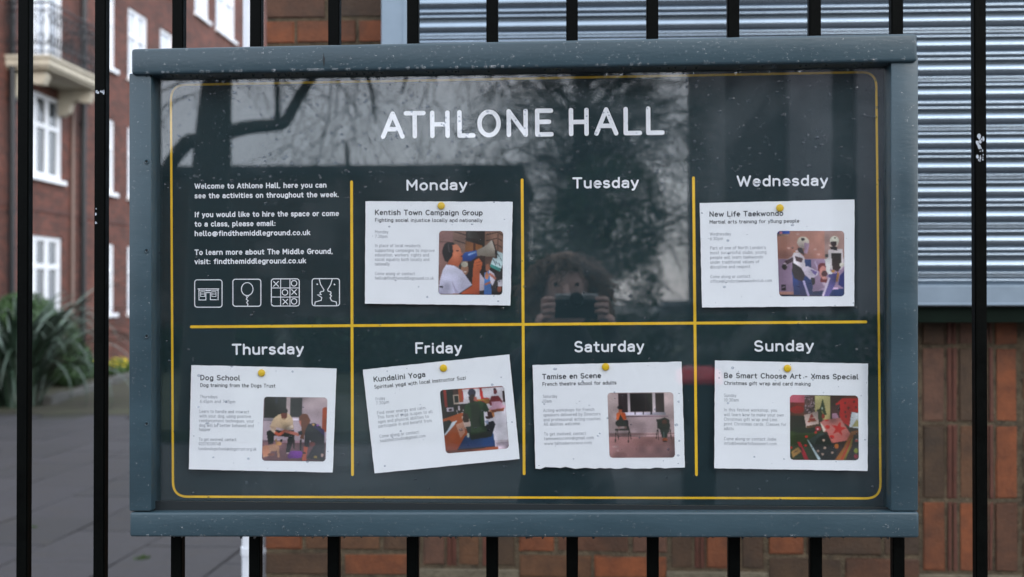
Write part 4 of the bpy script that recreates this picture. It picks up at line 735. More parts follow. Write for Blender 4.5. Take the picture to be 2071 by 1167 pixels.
def pic_sun():
    p = Pic((66, 44, 26), (65, 60, 1135, 1105)); p.rect(65, 60, 310, 180, (206, 118, 134)); p.rect(65, 180, 330, 400, (134, 40, 28), (110, 60, 30)); p.el(180, 300, 110, 60, (160, 34, 26)); p.poly([(300, 60), (450, 60), (450, 340), (280, 360)], (110, 84, 82)); p.rect(65, 400, 320, 640, (44, 32, 16)); p.poly([(65, 640), (300, 590), (620, 640), (560, 1105), (65, 1105)], (60, 76, 24), (52, 66, 22)); p.el(300, 620, 220, 50, (34, 44, 16))
    for _ in range(60): x, y = RNG.uniform(300, 450), RNG.uniform(70, 340); p.el(x, y, 9, 9, (190, 170, 180) if _ % 2 else (60, 46, 44))
    p.rect(455, 70, 695, 450, (206, 200, 150), (196, 180, 130)); p.poly([(580, 110), (640, 380), (600, 380), (560, 300), (520, 320)], (56, 76, 40)); p.poly([(480, 300), (540, 270), (600, 400), (560, 470), (500, 450)], (60, 66, 24)); p.el(585, 400, 24, 40, (150, 50, 30)); p.el(570, 270, 14, 20, (190, 200, 190)); p.rect(695, 60, 1135, 180, (96, 50, 34))
    p.poly([(780, 200), (880, 110), (1135, 110), (1135, 330), (1020, 330), (990, 560), (900, 500), (850, 420)], (196, 26, 28), (170, 20, 24)); p.poly([(700, 240), (850, 200), (840, 400), (720, 430)], (90, 50, 50))
    for x, y in ((930, 180), (1070, 160), (980, 260), (1100, 250), (930, 330), (940, 400)): p.el(x, y, 18, 22, (120, 30, 26))
    p.poly([(730, 350), (800, 350), (830, 430), (720, 440)], (200, 160, 180)); p.poly([(1030, 325), (1135, 345), (1135, 590), (990, 570)], (214, 218, 222)); p.poly([(1110, 440), (1135, 480), (1135, 560), (1030, 565)], (176, 170, 120))
    p.poly([(285, 380), (500, 320), (515, 530), (320, 590)], (200, 180, 172)); p.poly([(400, 350), (480, 480), (340, 500)], (160, 50, 40)); p.bar(370, 430, 470, 420, 12, (200, 170, 160)); p.bar(350, 470, 470, 480, 12, (120, 120, 60)); p.poly([(320, 560), (520, 520), (520, 560), (330, 600)], (96, 66, 40)); p.el(505, 600, 46, 40, (160, 10, 40)); p.el(497, 605, 14, 14, (226, 190, 200))
    p.poly([(535, 500), (600, 455), (850, 420), (1020, 700), (990, 780), (720, 830), (640, 640), (590, 660)], (206, 140, 134), (196, 120, 112)); p.poly([(535, 500), (570, 530), (620, 620), (590, 660)], (226, 214, 200))
    st = [(825 + (125 if k % 2 == 0 else 50) * math.sin(.2 + k * math.pi / 5), 600 - (125 if k % 2 == 0 else 50) * math.cos(.2 + k * math.pi / 5)) for k in range(10)]; p.poly(st, (196, 30, 22))
    for x, y in ((655, 570), (720, 730), (640, 462)): p.el(x, y, 34, 30 if y > 500 else 14, (196, 36, 24))
    p.poly([(470, 700), (600, 650), (720, 830), (800, 980), (760, 1105), (520, 1105), (340, 800)], (26, 40, 34)); p.poly([(340, 790), (560, 650), (600, 690), (480, 760), (450, 860)], (62, 76, 72)); p.poly([(335, 780), (365, 810), (545, 1095), (500, 1105)], (200, 214, 216))
    for x, y in ((590, 785), (605, 910), (570, 1010), (722, 985), (500, 960)): p.el(x, y, 20, 20, (200, 176, 160))
    p.poly([(1020, 640), (1135, 620), (1135, 700), (960, 1000), (900, 1105), (760, 1105), (900, 900)], (156, 104, 40)); p.bar(1000, 800, 860, 1105, 16, (176, 40, 40)); p.bar(1040, 760, 920, 1105, 14, (120, 140, 60)); p.el(790, 880, 34, 40, (190, 120, 40)); p.poly([(1060, 700), (1135, 680), (1135, 1105), (980, 1105)], (40, 40, 24)); p.el(1095, 950, 34, 40, (140, 150, 40)); p.el(1090, 1040, 34, 34, (150, 30, 60)); p.el(1105, 790, 30, 20, (170, 70, 50)); p.bar(1085, 765, 1135, 765, 10, (200, 200, 206))
    p.poly([(180, 820), (220, 810), (360, 1105), (290, 1105)], (176, 24, 50)); p.poly([(200, 890), (270, 1000), (240, 900)], (50, 40, 20)); p.poly([(80, 980), (190, 895), (240, 970), (110, 1070)], (176, 142, 84)); p.bar(120, 990, 190, 950, 10, (70, 50, 30))
    for x, y in ((320, 730), (310, 870), (465, 660), (80, 910)): p.el(x, y, 22, 20, (190, 50, 26))
    return p
M_vc = vcol_mat('printed_picture')
# ------------------------------------------------------------------ notices
def bil(c, u, v): return (c[0] * (1 - u) + c[1] * u) * (1 - v) + (c[3] * (1 - u) + c[2] * u) * v
def notice(corners, pin, photo, pic, lines, label, pinlabel, curl, seed, torn=False):
    rs = np.random.RandomState(seed); C = [Vector((*c, 0)) for c in corners]; ex = (C[1] - C[0]); ey = (C[3] - C[0])
    def lift(px, py):
        d = Vector((px, py, 0)) - C[0]; u = d.dot(ex) / ex.length_squared; v = d.dot(ey) / ey.length_squared
        return .0012 + curl * max(0, v) ** 2 * .0060 + .0018 * (2 * u - 1) ** 2 * (.3 + v) + .0005 * math.sin(5 * u + seed) * math.sin(4 * v + seed)
    F = lambda x, y, l: tuple(at(x, y, PY - .001 - lift(x, y) - l))
    pc = at(*pin, PY - .002)
    e = empty('notice', pc, label, 'notice', 'paper notices pinned inside the board')
    nx, ny = 30, 22; t = MB(); P = []
    for j in range(ny + 1):
        for i in range(nx + 1):
            q = bil(C, i / nx, j / ny); dx = rs.uniform(-.35, .35) if i in (0, nx) else 0; dy = rs.uniform(-.35, .35) if j in (0, ny) else 0
            if torn and j == ny: dy = rs.uniform(-1.5, 1.2) - (2.0 if .05 < i / nx < .22 else 0)
            P.append((q.x + dx, q.y + dy))
    nf = (nx + 1) * (ny + 1); vs = [F(x, y, 0) for x, y in P] + [F(x, y, -.0002) for x, y in P]; fs = []
    for j in range(ny):
        for i in range(nx): a = j * (nx + 1) + i; f = (a, a + nx + 1, a + nx + 2, a + 1); fs += [f, tuple(k + nf for k in f[::-1])]
    bd = [i for i in range(nx + 1)] + [j * (nx + 1) + nx for j in range(1, ny + 1)] + [ny * (nx + 1) + i for i in range(nx - 1, -1, -1)] + [j * (nx + 1) for j in range(ny - 1, 0, -1)]
    for k in range(len(bd)): a, c = bd[k], bd[(k + 1) % len(bd)]; fs.append((a, c, c + nf, a + nf))
    t.add(vs, fs); sheet = t.obj('sheet', M_paper, e, smooth=True)
    FI = lambda x, y, l: F(x, y, l + 1.2e-4)
    groups = {'head': Ink(FI), 'body': Ink(FI)}
    for k, (tx, x0, y0, x1, y1) in enumerate(lines):
        x0 += .6; x1 -= .6
        g = groups['head' if k < 2 else 'body']
        if k == 0: g.text(tx, x0, y0, x1, y1, 9.4, 1.95)
        elif k == 1: g.text(tx, x0, y0, x1, y1, 6.7, 1.15)
        else: g.text(tx, x0, y0, x1, y1, 6.0, .74)
    groups['head'].done('heading', M_ink, sheet); groups['body'].done('small_print', M_grey, sheet)
    Q = [Vector((*c, 0)) for c in photo]; a = pic.out(); t = MB(); vs = [F(*(bil(Q, i / NP, j / NP).xy), .0003) for j in range(NP + 1) for i in range(NP + 1)]; fs = []; cols_ = []
    r = .055
    for j in range(NP):
        for i in range(NP):
            u, v = (i + .5) / NP, (j + .5) / NP; cx = min(u, 1 - u); cy = min(v, 1 - v)
            if cx < r and cy < r and math.hypot(r - cx, r - cy) > r: continue
            k = j * (NP + 1) + i; fs.append((k, k + NP + 1, k + NP + 2, k + 1)); cols_.append((*a[j, i], 1))
    t.add(vs, fs); me = t.mesh('printed_picture', M_vc); at_ = me.color_attributes.new('Col', 'FLOAT_COLOR', 'CORNER'); at_.data.foreach_set('color', np.repeat(np.array(cols_, dtype=np.float32), 4, 0).ravel())
    put('printed_picture', me, sheet)
    # pin
    c = Vector(F(*pin, .0002)); pe = empty('push_pin', c, pinlabel, 'push pin', 'yellow push pins'); t = MB(); n = 20; prof = [(.0052, 0), (.0054, -.0012), (.0050, -.0024), (.0038, -.0031), (.0016, -.0034)]
    vs = [(c.x + r_ * math.cos(6.2832 * k / n), c.y + y_, c.z + r_ * math.sin(6.2832 * k / n)) for r_, y_ in prof for k in range(n)]
    t.add(vs, [(i * n + k, i * n + (k + 1) % n, (i + 1) * n + (k + 1) % n, (i + 1) * n + k) for i in range(4) for k in range(n)] + [tuple(4 * n + k for k in range(n))]); t.obj('pin_head', M_pin, pe, smooth=True)
    t = MB(); t.tube([(c.x, c.y + .0001, c.z), (c.x, PY + .006, c.z)], .0006, 8); t.obj('pin_point', mat('steel_pin', (.5, .5, .5), .3, metal=1), pe)
def L(rows, x0, slope, dx=0): return [(t, x0 + dx * (y - rows[0][2]), y, x1, y + slope * (x1 - x0)) for t, x1, y in rows]
notice([(739.2, 407), (1037, 408), (1032.4, 617.7), (738, 614)], (892.5, 416.3), [(888.1, 466.7), (1017.8, 467.3), (1016, 596.4), (886.4, 595.5)], pic_mon(),
  L([('Kentish Town Campaign Group', 976.5, 434.2), ('Fighting social injustice locally and nationally', 976, 448.2), ('Monday', 786, 471.7), ('7:30pm', 784, 481), ('In place of local residents', 851, 499.4), ('supporting campaigns to improve', 879.5, 509), ("education, workers' rights and", 868, 518.3), ('social equality both locally and', 868.6, 527.4), ('nationally.', 790, 536.7), ('Come along or contact', 839.5, 556), ('hello@findthemiddleground.co.uk', 878, 565.2)], 757.8, .003),
  'white notice with a picture of a man speaking into a blue megaphone', 'yellow push pin in the megaphone notice', .5, 1)
notice([(1415, 410.8), (1728.3, 403.5), (1727.7, 619), (1419.8, 622)], (1577, 420.7), [(1571.3, 467), (1707.4, 467), (1707.7, 599.3), (1576, 599.3)], pic_wed(),
  L([('New Life Taekwondo', 1584.4, 437.8), ('Martial arts training for young people', 1617, 452.2), ('Wednesday', 1479, 476.3), ('6:30pm', 1463, 485.7), ("Part of one of North London's", 1549.5, 504.6), ('most successful clubs, young', 1550.6, 514), ('people will learn taekwondo', 1544, 523.7), ('under traditional values of', 1536, 533.2), ('discipline and respect.', 1520, 542.8), ('Come along or contact:', 1519.5, 562.5), ('office@londontaekwondoclub.com', 1561.7, 571.6)], 1434.4, -.013, .015),
  'white notice with a picture of two sparring fighters in white helmets', 'yellow push pin in the notice with the two sparring fighters', .7, 2)
notice([(386.9, 738.4), (680.8, 745), (673, 955.6), (382, 949.3)], (529.2, 754.3), [(533.6, 802.3), (662.2, 804), (658.3, 933.6), (529.5, 931.7)], pic_thu(),
  L([('Dog School', 486, 768.2), ('Dog training from the Dogs Trust', 557.4, 782), ('Thursdays', 440.3, 805), ('6:45pm and 7:45pm', 476.5, 814.6), ('Learn to handle and interact', 504, 834.7), ('with your dog, using positive', 508, 844), ('reinforcement techniques, your', 514.4, 853.4), ('dog will be better behaved and', 513.5, 862.8), ('happier.', 428, 871.2), ('To get involved, contact:', 480, 891.2), ('02078330748', 447, 900.2), ('londondogschool@dogstrust.org.uk', 519, 910)], 404.7, .010, -.025),
  'white notice with a picture of two people training a small pale dog', 'yellow push pin in the dog training notice', .9, 3)
notice([(733.7, 747.5), (1030, 716.7), (1051.2, 928), (757.6, 957.5)], (896.9, 744.4), [(889.2, 789), (1019.4, 780), (1029.6, 906.8), (901.8, 917.2)], pic_fri(),
  L([('Kundalini Yoga', 861, 772), ('Spiritual yoga with local instructor Suzi', 943, 786), ('Friday', 779.5, 810.2), ('7:30pm', 787.7, 818.6), ('Find inner energy and calm.', 863, 838), ('This form of yoga is open to all', 875.5, 847), ('ages and physical abilities to', 867.8, 856), ('participate in and benefit from.', 875.5, 865), ('Come along or contact:', 849.4, 885.4), ('soulshotstudio@gmail.com', 861.2, 894.4)], 755.4, -.100, .105),
  'tilted white notice with a picture of a seated yoga pupil in green seen from behind', 'yellow push pin in the tilted yoga notice', .6, 4)
notice([(1077, 738.2), (1378.7, 731.3), (1385.3, 946.6), (1083, 947.7)], (1224.6, 742), [(1228.4, 794.4), (1361.7, 793.3), (1365.3, 925.5), (1232.8, 926)], pic_sat(),
  L([('Tamise en Scene', 1216, 766.6), ('French theatre school for adults', 1247, 780.3), ('Saturday', 1127.5, 804.8), ('10am', 1116.2, 814.4), ('Acting workshops for French', 1202.6, 833), ('speakers delivered by Directors', 1215, 842.3), ('and professional acting coaches.', 1216.9, 852), ('All abilities welcome.', 1175.2, 861), ('To get involved, contact:', 1187.5, 881), ('tamiseenscene@gmail.com', 1201.3, 890), ('www.tamiseenscene.com', 1197, 900)], 1096.2, -.022, .03),
  'white notice with ragged lower edge and a picture of two people on chairs', 'yellow push pin in the ragged notice with two people on chairs', .5, 5, True)
notice([(1445.7, 729), (1755.4, 735.4), (1754.8, 952.4), (1444.6, 947.2)], (1592.6, 745), [(1597.5, 798.6), (1735.6, 800), (1737, 931), (1598, 930)], pic_sun(),
  L([('Be Smart Choose Art - Xmas Special', 1736.5, 764), ('Christmas gift wrap and card making', 1639.8, 778), ('Sunday', 1489.7, 802.4), ('10:30am', 1494.7, 811.7), ('In this festive workshop, you', 1572, 831.5), ('will learn how to make your own', 1585.9, 841.2), ('Christmas gift wrap and Lino', 1572, 850.6), ('print Christmas cards. Classes for', 1590.8, 860), ('adults.', 1486, 869.5), ('Come along or contact Jodie:', 1572, 890), ('info@besmartchooseart.com', 1571, 899.2)], 1463.7, .010),
  'white notice with a picture of red gift wrapping and handmade festive cards', 'yellow push pin in the gift wrapping notice', .8, 6)
# ------------------------------------------------------------------ rain
def drop(t, x, y, z, rx, rz, h, n=8, sag=.0):
    prof = [(1, 0), (.92, .42), (.68, .78), (.34, .96)]
    vs = [(x + rx * a * math.cos(6.2832 * k / n), y - h * b_, z + rz * a * math.sin(6.2832 * k / n) - sag * (1 - a) * rz) for a, b_ in prof for k in range(n)] + [(x, y - h, z - sag * rz), (x, y + .0001, z)]
    t.add(vs, [(i * n + k, (i + 1) * n + k, (i + 1) * n + (k + 1) % n, i * n + (k + 1) % n) for i in range(3) for k in range(n)] + [(3 * n + k, 4 * n, 3 * n + (k + 1) % n) for k in range(n)] + [((k + 1) % n, 4 * n + 1, k) for k in range(n)])
t = MB()
def scatter(px0, py0, px1, py1, Y, n, r0, r1, slope=0, up=.0):
    for _ in range(n):
        px = random.uniform(px0, px1); py = random.uniform(py0, py1) + slope * (px - px0); c = at(px, py, Y); r = r0 + (r1 - r0) * random.random() ** 2.6
        s = random.uniform(.8, 1.5); drop(t, c.x, Y, c.z, r, r * s, r * .40, 8, .25)
scatter(272, 103, 1850, 147, FYc, 640, .0006, .0022, -.0195); scatter(266, 1044, 1852, 1082, FYs - .002, 400, .0006, .0022)
scatter(266, 160, 302, 1028, FYs, 280, .0005, .0018); scatter(1807, 125, 1853, 1028, FYs, 280, .0005, .0018)
for k in range(70):           # beads along lower edges
    px = random.uniform(275, 1850); c = at(px, 147 - .0172 * (px - 265), FYc); r = random.uniform(.0012, .0028); drop(t, c.x, FYc, c.z, r * 1.3, r, r * .7)
    px = random.uniform(275, 1850); c = at(px, 1083, FYs - .002); r = random.uniform(.001, .0022); drop(t, c.x, FYs - .002, c.z, r * 1.2, r, r * .7)
tag(t.obj('raindrop', M_bead, smooth=True), 'small raindrops beaded on the blue grey frame of the notice board', 'raindrops', kind='stuff')
t = MB()
for k in range(95):           # pendant drips under the top rail
    px = random.uniform(290, 1845); c = at(px, 152 - .0172 * (px - 265), FYc + .004); r = random.uniform(.0010, .0022); cx, cy, cz = c.x, FYc + random.uniform(.004, .012), c.z + .001
    t.tube([(cx, cy, cz + .001), (cx, cy, cz - r * .6), (cx, cy, cz - r * 1.5), (cx, cy, cz - r * 2.2), (cx, cy, cz - r * 2.6)], [r * 1.4, r * .9, r * .95, r * .6, r * .05], 8)
for k in range(45):
    px = random.uniform(290, 1845); c = at(px, 1087.3, FYs); r = random.uniform(.0008, .0016); cy = FYs + random.uniform(.002, .01); t.tube([(c.x, cy, c.z + .001), (c.x, cy, c.z - r), (c.x, cy, c.z - r * 2)], [r * 1.4, r, r * .1], 8)
tag(t.obj('drip', M_water, smooth=True), 'water drips hanging from the underside of the notice board rails', 'drips', kind='stuff')
t = MB()
for k in range(1900):
    if k < 1250: px, py = random.uniform(322, 1790), 160 + 230 * random.random() ** 1.2
    else: px, py = random.uniform(322, 1790), random.uniform(160, 1020)
    c = at(px, py, GY); r = .0005 + .0016 * random.random() ** 2.6; tilt = random.uniform(.8, 1.25); drop(t, c.x, GY - .00005, c.z, r * random.uniform(1, 1.6), r * tilt, r * .42, 8, .1)
tag(t.obj('raindrop', M_gbead, smooth=True), 'fine raindrops scattered over the glass of the notice board', 'raindrops', kind='stuff')
# ------------------------------------------------------------------ behind the photographer (seen in the glass)
M_bark = mat('wet_bark', (.030, .026, .022), .8, .4, 8, bump=.5, bscale=40)
def limb(t, pts, r0, r1, n=8, sub=4):
    P = [Vector(p) for p in pts]; out = []
    for i in range(len(P) - 1):
        a = P[max(i - 1, 0)]; b_ = P[i]; c = P[i + 1]; d = P[min(i + 2, len(P) - 1)]
        for k in range(sub): u = k / sub; out.append(.5 * ((2 * b_) + (-a + c) * u + (2 * a - 5 * b_ + 4 * c - d) * u * u + (-a + 3 * b_ - 3 * c + d) * u ** 3))
    out.append(P[-1]); m = len(out); t.tube(out, [r0 + (r1 - r0) * i / (m - 1) for i in range(m)], n)
    return out
def twigs(t, base, direction, L, r, depth, droop):
    P = [Vector(base)]; d = Vector(direction).normalized(); n = 5
    for i in range(n): d = (d + Vector((random.gauss(0, .16), random.gauss(0, .16), random.gauss(0, .12) - droop * (i / n)))).normalized(); P.append(P[-1] + d * L / n)
    t.tube(P, [r * (1 - .75 * i / n) for i in range(n + 1)], 4 if depth < 2 else 3, caps=False)
    if depth < 3:
        for k in range((5, 6, 5)[depth]):
            i = random.randint(1, n); e = (P[i] - P[i - 1]).normalized(); s = Vector((random.gauss(0, 1), random.gauss(0, 1), random.gauss(0, .7))).normalized()
            twigs(t, P[i], e * .8 + s * .75, L * random.uniform(.45, .7), r * .45, depth + 1, droop + .12)
DV = 11.3
t1 = empty('bare_tree', mir(432, 605, DV) * 1, 'bare tree across the road mirrored in the glass above the title', 'tree'); t1.location.z = 0
t = MB(); bx = mir(425, 605, DV).x
limb(t, [(bx - .05, -DV, 0), (bx, -DV, 1.6), mir(425, 420, DV), mir(432, 260, DV), mir(440, 140, DV), mir(445, 0, DV), mir(470, -250, DV)], .30, .08, 12)
limb(t, [mir(420, 300, DV), mir(385, 285, DV), mir(345, 330, DV), mir(300, 400, DV), mir(240, 430, DV)], .10, .05)
limb(t, [mir(430, 275, DV), mir(500, 258, DV), mir(560, 252, DV), mir(580, 240, DV), mir(605, 195, DV), mir(645, 130, DV), mir(690, 20, DV), mir(740, -120, DV)], .085, .04)
t.obj('trunk', M_bark, t1, smooth=True); t = MB()
for a, c in (((560, 252), (540, 120)), ((705, 120), (760, 250)), ((690, 20), (800, 60)), ((740, -60), (880, 20)), ((645, 130), (560, 60)), ((820, 100), (812, 190))):
    pa, pb = mir(*a, DV), mir(*c, DV); limb(t, [pa, (pa + pb) / 2 + Vector((.1, .2, .1)), pb], .035, .010, 6)
for _ in range(20):
    u = random.uniform(560, 1040); twigs(t, mir(u, random.uniform(-160, 60), DV + random.uniform(-1, 1)), (random.uniform(-.3, .5), random.uniform(-.3, .3), -1), random.uniform(1.4, 2.3), .011, 1, .1)
for _ in range(8): twigs(t, mir(random.uniform(320, 640), random.uniform(-60, 120), DV + random.uniform(-1, 1)), (random.uniform(-.6, .6), .1, random.uniform(-.5, .6)), 1.3, .016, 1, .05)
t.obj('crown', M_bark, t1)
DV2 = 19.0
t2 = empty('bare_tree', (mir(1180, 605, DV2).x, -DV2, 0), 'dense bare tree mirrored in the glass behind the weekday names', 'tree')
t = MB(); bx = t2.location.x; tr = limb(t, [(bx, -DV2, 0), (bx + .1, -DV2, 1.5), (bx - .1, -DV2, 3), (bx, -DV2, 4.8), (bx + .1, -DV2, 6.5)], .26, .08, 10); t.obj('trunk', M_bark, t2, smooth=True)
t = MB()
for _ in range(105):
    z = random.uniform(1.5, 5.8); a = random.uniform(0, 6.283); twigs(t, (bx, -DV2, z), (math.cos(a), math.sin(a), random.uniform(.1, 1.1)), random.uniform(1.2, 2.5) * (1.1 - .08 * z), .030, 0, .09)
t.obj('crown', M_bark, t2)
q3 = mir(1195, 420, 17.5); shrub('evergreen_shrub', (q3.x, -17.5, 0), [(0, 0, 1.7, 1.15, 1.5), (.3, 0, 2.8, .9, 1.0), (-.5, .2, 1.2, .9, 1.2)], 3000, .05, M_sh, 'tall dark evergreen bush across the road, mirrored behind the photographer')
t3 = empty('bare_tree', (mir(700, 605, 37).x, -37, 0), 'distant thin bare tree mirrored above the low roof line', 'tree'); t = MB(); c3 = t3.location.x
limb(t, [(c3, -37, 0), (c3 + .2, -37, 3), (c3, -37, 6.5)], .22, .06); t.obj('trunk', M_bark, t3, smooth=True); t = MB()
for _ in range(60):
    a = random.uniform(0, 6.283); twigs(t, (c3 + random.uniform(-4.5, 5), -37 + random.uniform(-1, 1), random.uniform(3.2, 4.6)), (math.cos(a), .3 * math.sin(a), random.uniform(.1, .9)), random.uniform(1, 2.2), .022, 1, .03)
t.obj('crown', M_bark, t3)
# low hall and tall block opposite, in the mirror
def block(name, x0, x1, y, z, m, label, wins, piers=()):
    e = empty(name, ((x0 + x1) / 2, y, 0), label, 'building'); t = MB(); t.box(x0, x1, y - 8, y, 0, z); t.obj('wall', m, e)
    if piers:
        for (a, c) in piers: t = MB(); t.box(a, c, y, y + .35, 0, z); t.obj('pier', MATS['pier_render'], e)
    for (a, c, z_a, z_b) in wins:
        t = MB(); t.box(a, c, y + .002, y + .05, z_a, z_b); w = t.obj('window', M_wht, e); n = max(1, round((c - a) / .8)); dx = (c - a) / n
        for k in range(n): t = MB(); t.box(a + k * dx + .06, a + (k + 1) * dx - .06, y + .05, y + .06, z_a + .07, z_b - .07); t.obj('pane', M_pane, w)
    t = MB(); t.box(x0 - .15, x1 + .15, y - 8.1, y + .15, z, z + .2); t.obj('roof', mat('roof_felt', (.03, .032, .036), .8), e)
mat('pier_render', (.26, .25, .27), .8, .15, 2)
bxl = mir(200, 345, 27); block('low_building', bxl.x - 14, mir(1045, 345, 27).x, -27, mir(700, 352, 27).z, brick_wall_mat('low_building_brick', (70, 52, 44), (58, 46, 40), (66, 60, 54)), 'low flat roofed dark brick building mirrored in the glass', [])
bxr = mir(1467, 300, 22).x; block('tall_building', bxr, bxr + 16, -22, 15, mat('dark_cladding', (.085, .082, .088), .7, .25, .7, stretch=(3, 3, .5)), 'tall dark block with pale piers mirrored in the glass above Wednesday', [(bxr + 5.2 + 3 * j, bxr + 6.6 + 3 * j, .9 + 2.9 * k, 2.5 + 2.9 * k) for j in range(3) for k in range(5)], [(mir(1590, 300, 22).x, mir(1675, 300, 22).x), (mir(1725, 300, 22).x, mir(1790, 300, 22).x)])
hedge = MB(); leafball(hedge, (2.0, -21.5, .62), (14, .6, .62), 14000, .08); leafball(hedge, (2.0, -21.5, .5), (15, .5, .5), 7000, .08); tag(hedge.obj('hedge', M_sh), 'long low dark hedge across the road, mirrored in the lower glass', 'hedge')
# wheelie bin with red lid
bp = mir(1412, 752, 6.4); bx, by = bp.x, -6.4
wb_ = empty('wheelie_bin', (bx, by, .0), 'slim black wheeled bin with a red lid mirrored beside the gift wrapping notice', 'bin'); M_bin = mat('black_plastic', (.012, .012, .013), .4); M_red = mat('red_plastic', (.55, .015, .03), .3)
t = MB(); w0, w1 = .10, .125; h = bp.z - .07
t.add([(bx - w0, by - w0, .06), (bx + w0, by - w0, .06), (bx + w0, by + w0, .06), (bx - w0, by + w0, .06), (bx - w1, by - w1, h), (bx + w1, by - w1, h), (bx + w1, by + w1, h), (bx - w1, by + w1, h)], [(0, 3, 2, 1), (4, 5, 6, 7), (0, 1, 5, 4), (1, 2, 6, 5), (2, 3, 7, 6), (3, 0, 4, 7)]); t.obj('body', M_bin, wb_, bevel=.02)
t = MB(); n = 8; vs = []
for i in range(n + 1):
    u = i / n; zz = h + .03 + .08 * math.sin(math.pi * u) ** .7; yy = by - w1 - .02 + u * (2 * w1 + .05); vs += [(bx - w1 - .02, yy, zz - .03), (bx - w1 + .04, yy, zz), (bx + w1 - .04, yy, zz), (bx + w1 + .02, yy, zz - .03)]
t.add(vs, [(4 * i + k, 4 * i + k + 1, 4 * i + k + 5, 4 * i + k + 4) for i in range(n) for k in range(3)] + [tuple(4 * i + k for i, k in ((0, 0), (0, 1), (0, 2), (0, 3))), tuple(4 * n + k for k in (3, 2, 1, 0))]); t.obj('lid', M_red, wb_, smooth=40)
for s in (-1, 1): t = MB(); t.tube([(bx + s * .09, by - .13, .07), (bx + s * .12, by - .13, .07)], .065, 18); t.obj('wheel', M_bin, wb_, smooth=40)
t = MB(); t.tube([(bx - .1, by - w1 - .03, h - .02), (bx + .1, by - w1 - .03, h - .02)], .015, 8); t.obj('handle', M_bin, wb_)
# parked car
def car(cx, cy, z0, m, label):
    e = empty('parked_car', (cx, cy, z0), label, 'car'); t = MB(); hw = .84
    prof = [(-2.0, .32), (-2.05, .55), (-2.0, .82), (-1.55, .90), (-1.15, 1.34), (.35, 1.42), (1.05, .98), (1.85, .84), (2.05, .62), (2.05, .32), (1.65, .28), (-1.6, .28)]
    n = len(prof); vs = []
    for s, k in ((-1, .80), (-1, 1), (1, 1), (1, .80)):
        vs += [(cx + x * (1 if k == 1 else .985), cy + s * hw * (k if z > .95 else (1 if k == 1 else .93)), z0 + z + (0 if k == 1 else (.03 if z > .9 else 0))) for x, z in prof]
    vs2 = []
    for s in (-1, 1): vs2 += [(cx + x, cy + s * (hw - (.16 if z > 1.1 else .02 if z > .85 else 0)), z0 + z) for x, z in prof]
    t.add(vs2, [tuple(range(n)), tuple(range(2 * n - 1, n - 1, -1))] + [(i, n + i, n + (i + 1) % n, (i + 1) % n) for i in range(n)]); t.obj('body', m, e, smooth=30, bevel=.03)
    for s in (-1, 1):
        for a in ([(-1.35, .97), (-1.08, 1.27), (-.42, 1.32), (-.42, .96)], [(-.34, .96), (-.34, 1.32), (.32, 1.34), (.82, .98)]):
            t = MB(); y = cy + s * (hw + .012); t.add([(cx + x, cy + s * (hw - (.16 if z > 1.1 else .01) + .016), z0 + z) for x, z in a], [(0, 1, 2, 3)]); t.obj('side_window', M_pane, e)
        for x in (-1.25, 1.3):
            t = MB(); t.tube([(cx + x, cy + s * (hw - .2), z0 + .31), (cx + x, cy + s * (hw + .015), z0 + .31)], .31, 24); w = t.obj('wheel', MATS['black_plastic'], e, smooth=40)
            t = MB(); t.tube([(cx + x, cy + s * (hw + .016), z0 + .31), (cx + x, cy + s * (hw + .024), z0 + .31)], .19, 18); t.obj('rim', mat('alloy', (.5, .5, .52), .35, metal=.8), w, smooth=40)
        t = MB(); t.box(cx - 2.08, cx - 1.85, cy + s * (hw - .22), cy + s * (hw + .004), z0 + .66, z0 + .84) if s > 0 else t.box(cx - 2.08, cx - 1.85, cy - hw - .004, cy - hw + .22, z0 + .66, z0 + .84); t.obj('rear_light', MATS['red_plastic'] if 'red_plastic' in MATS else M_red, e, bevel=.02)
        t = MB(); t.box(cx + 1.80, cx + 2.07, min(cy + s * (hw - .25), cy + s * (hw + .003)), max(cy + s * (hw - .25), cy + s * (hw + .003)), z0 + .62, z0 + .76); t.obj('headlight', M_wht, e, bevel=.02)
mp_ = mir(1270, 640, 28); car(mp_.x + 2.0, -28, .12, mat('silver_paint', (.30, .32, .35), .3, metal=.4), 'silver hatchback parked across the road, mirrored low in the glass')
# ------------------------------------------------------------------ the photographer, mirrored in the glass
M_skin = mat('skin', (.75, .50, .43), .55, .1, 20); M_coat = mat('dark_coat', (.022, .024, .03), .9, .3, 30, bump=.3, bscale=200); M_jean = mat('dark_trousers', (.02, .025, .04), .9, .2, 40); M_shoe = mat('black_shoe', (.01, .01, .01), .5); M_hair = mat('brown_curls', (.26, .155, .10), .55, .3, 40)
PX, PYc = -.03, -2.06
J = {}; E_ = []
def j(k, x, y, z, r, par=None):
    J[k] = ((x, y, z), r)
    if par: E_.append((par, k))
fz = .12
j('pelvis', PX, PYc - .05, .92, .135); j('waist', PX, PYc - .05, 1.06, .115, 'pelvis'); j('chest', PX, PYc - .05, 1.22, .135, 'waist'); j('nb', PX, PYc - .04, 1.33, .07, 'chest'); j('neck', PX, PYc - .01, 1.41, .050, 'nb'); j('jaw', PX, PYc + .035, 1.475, .062, 'neck'); j('face', PX, PYc + .02, 1.535, .080, 'jaw'); j('crown', PX, PYc, 1.585, .070, 'face')
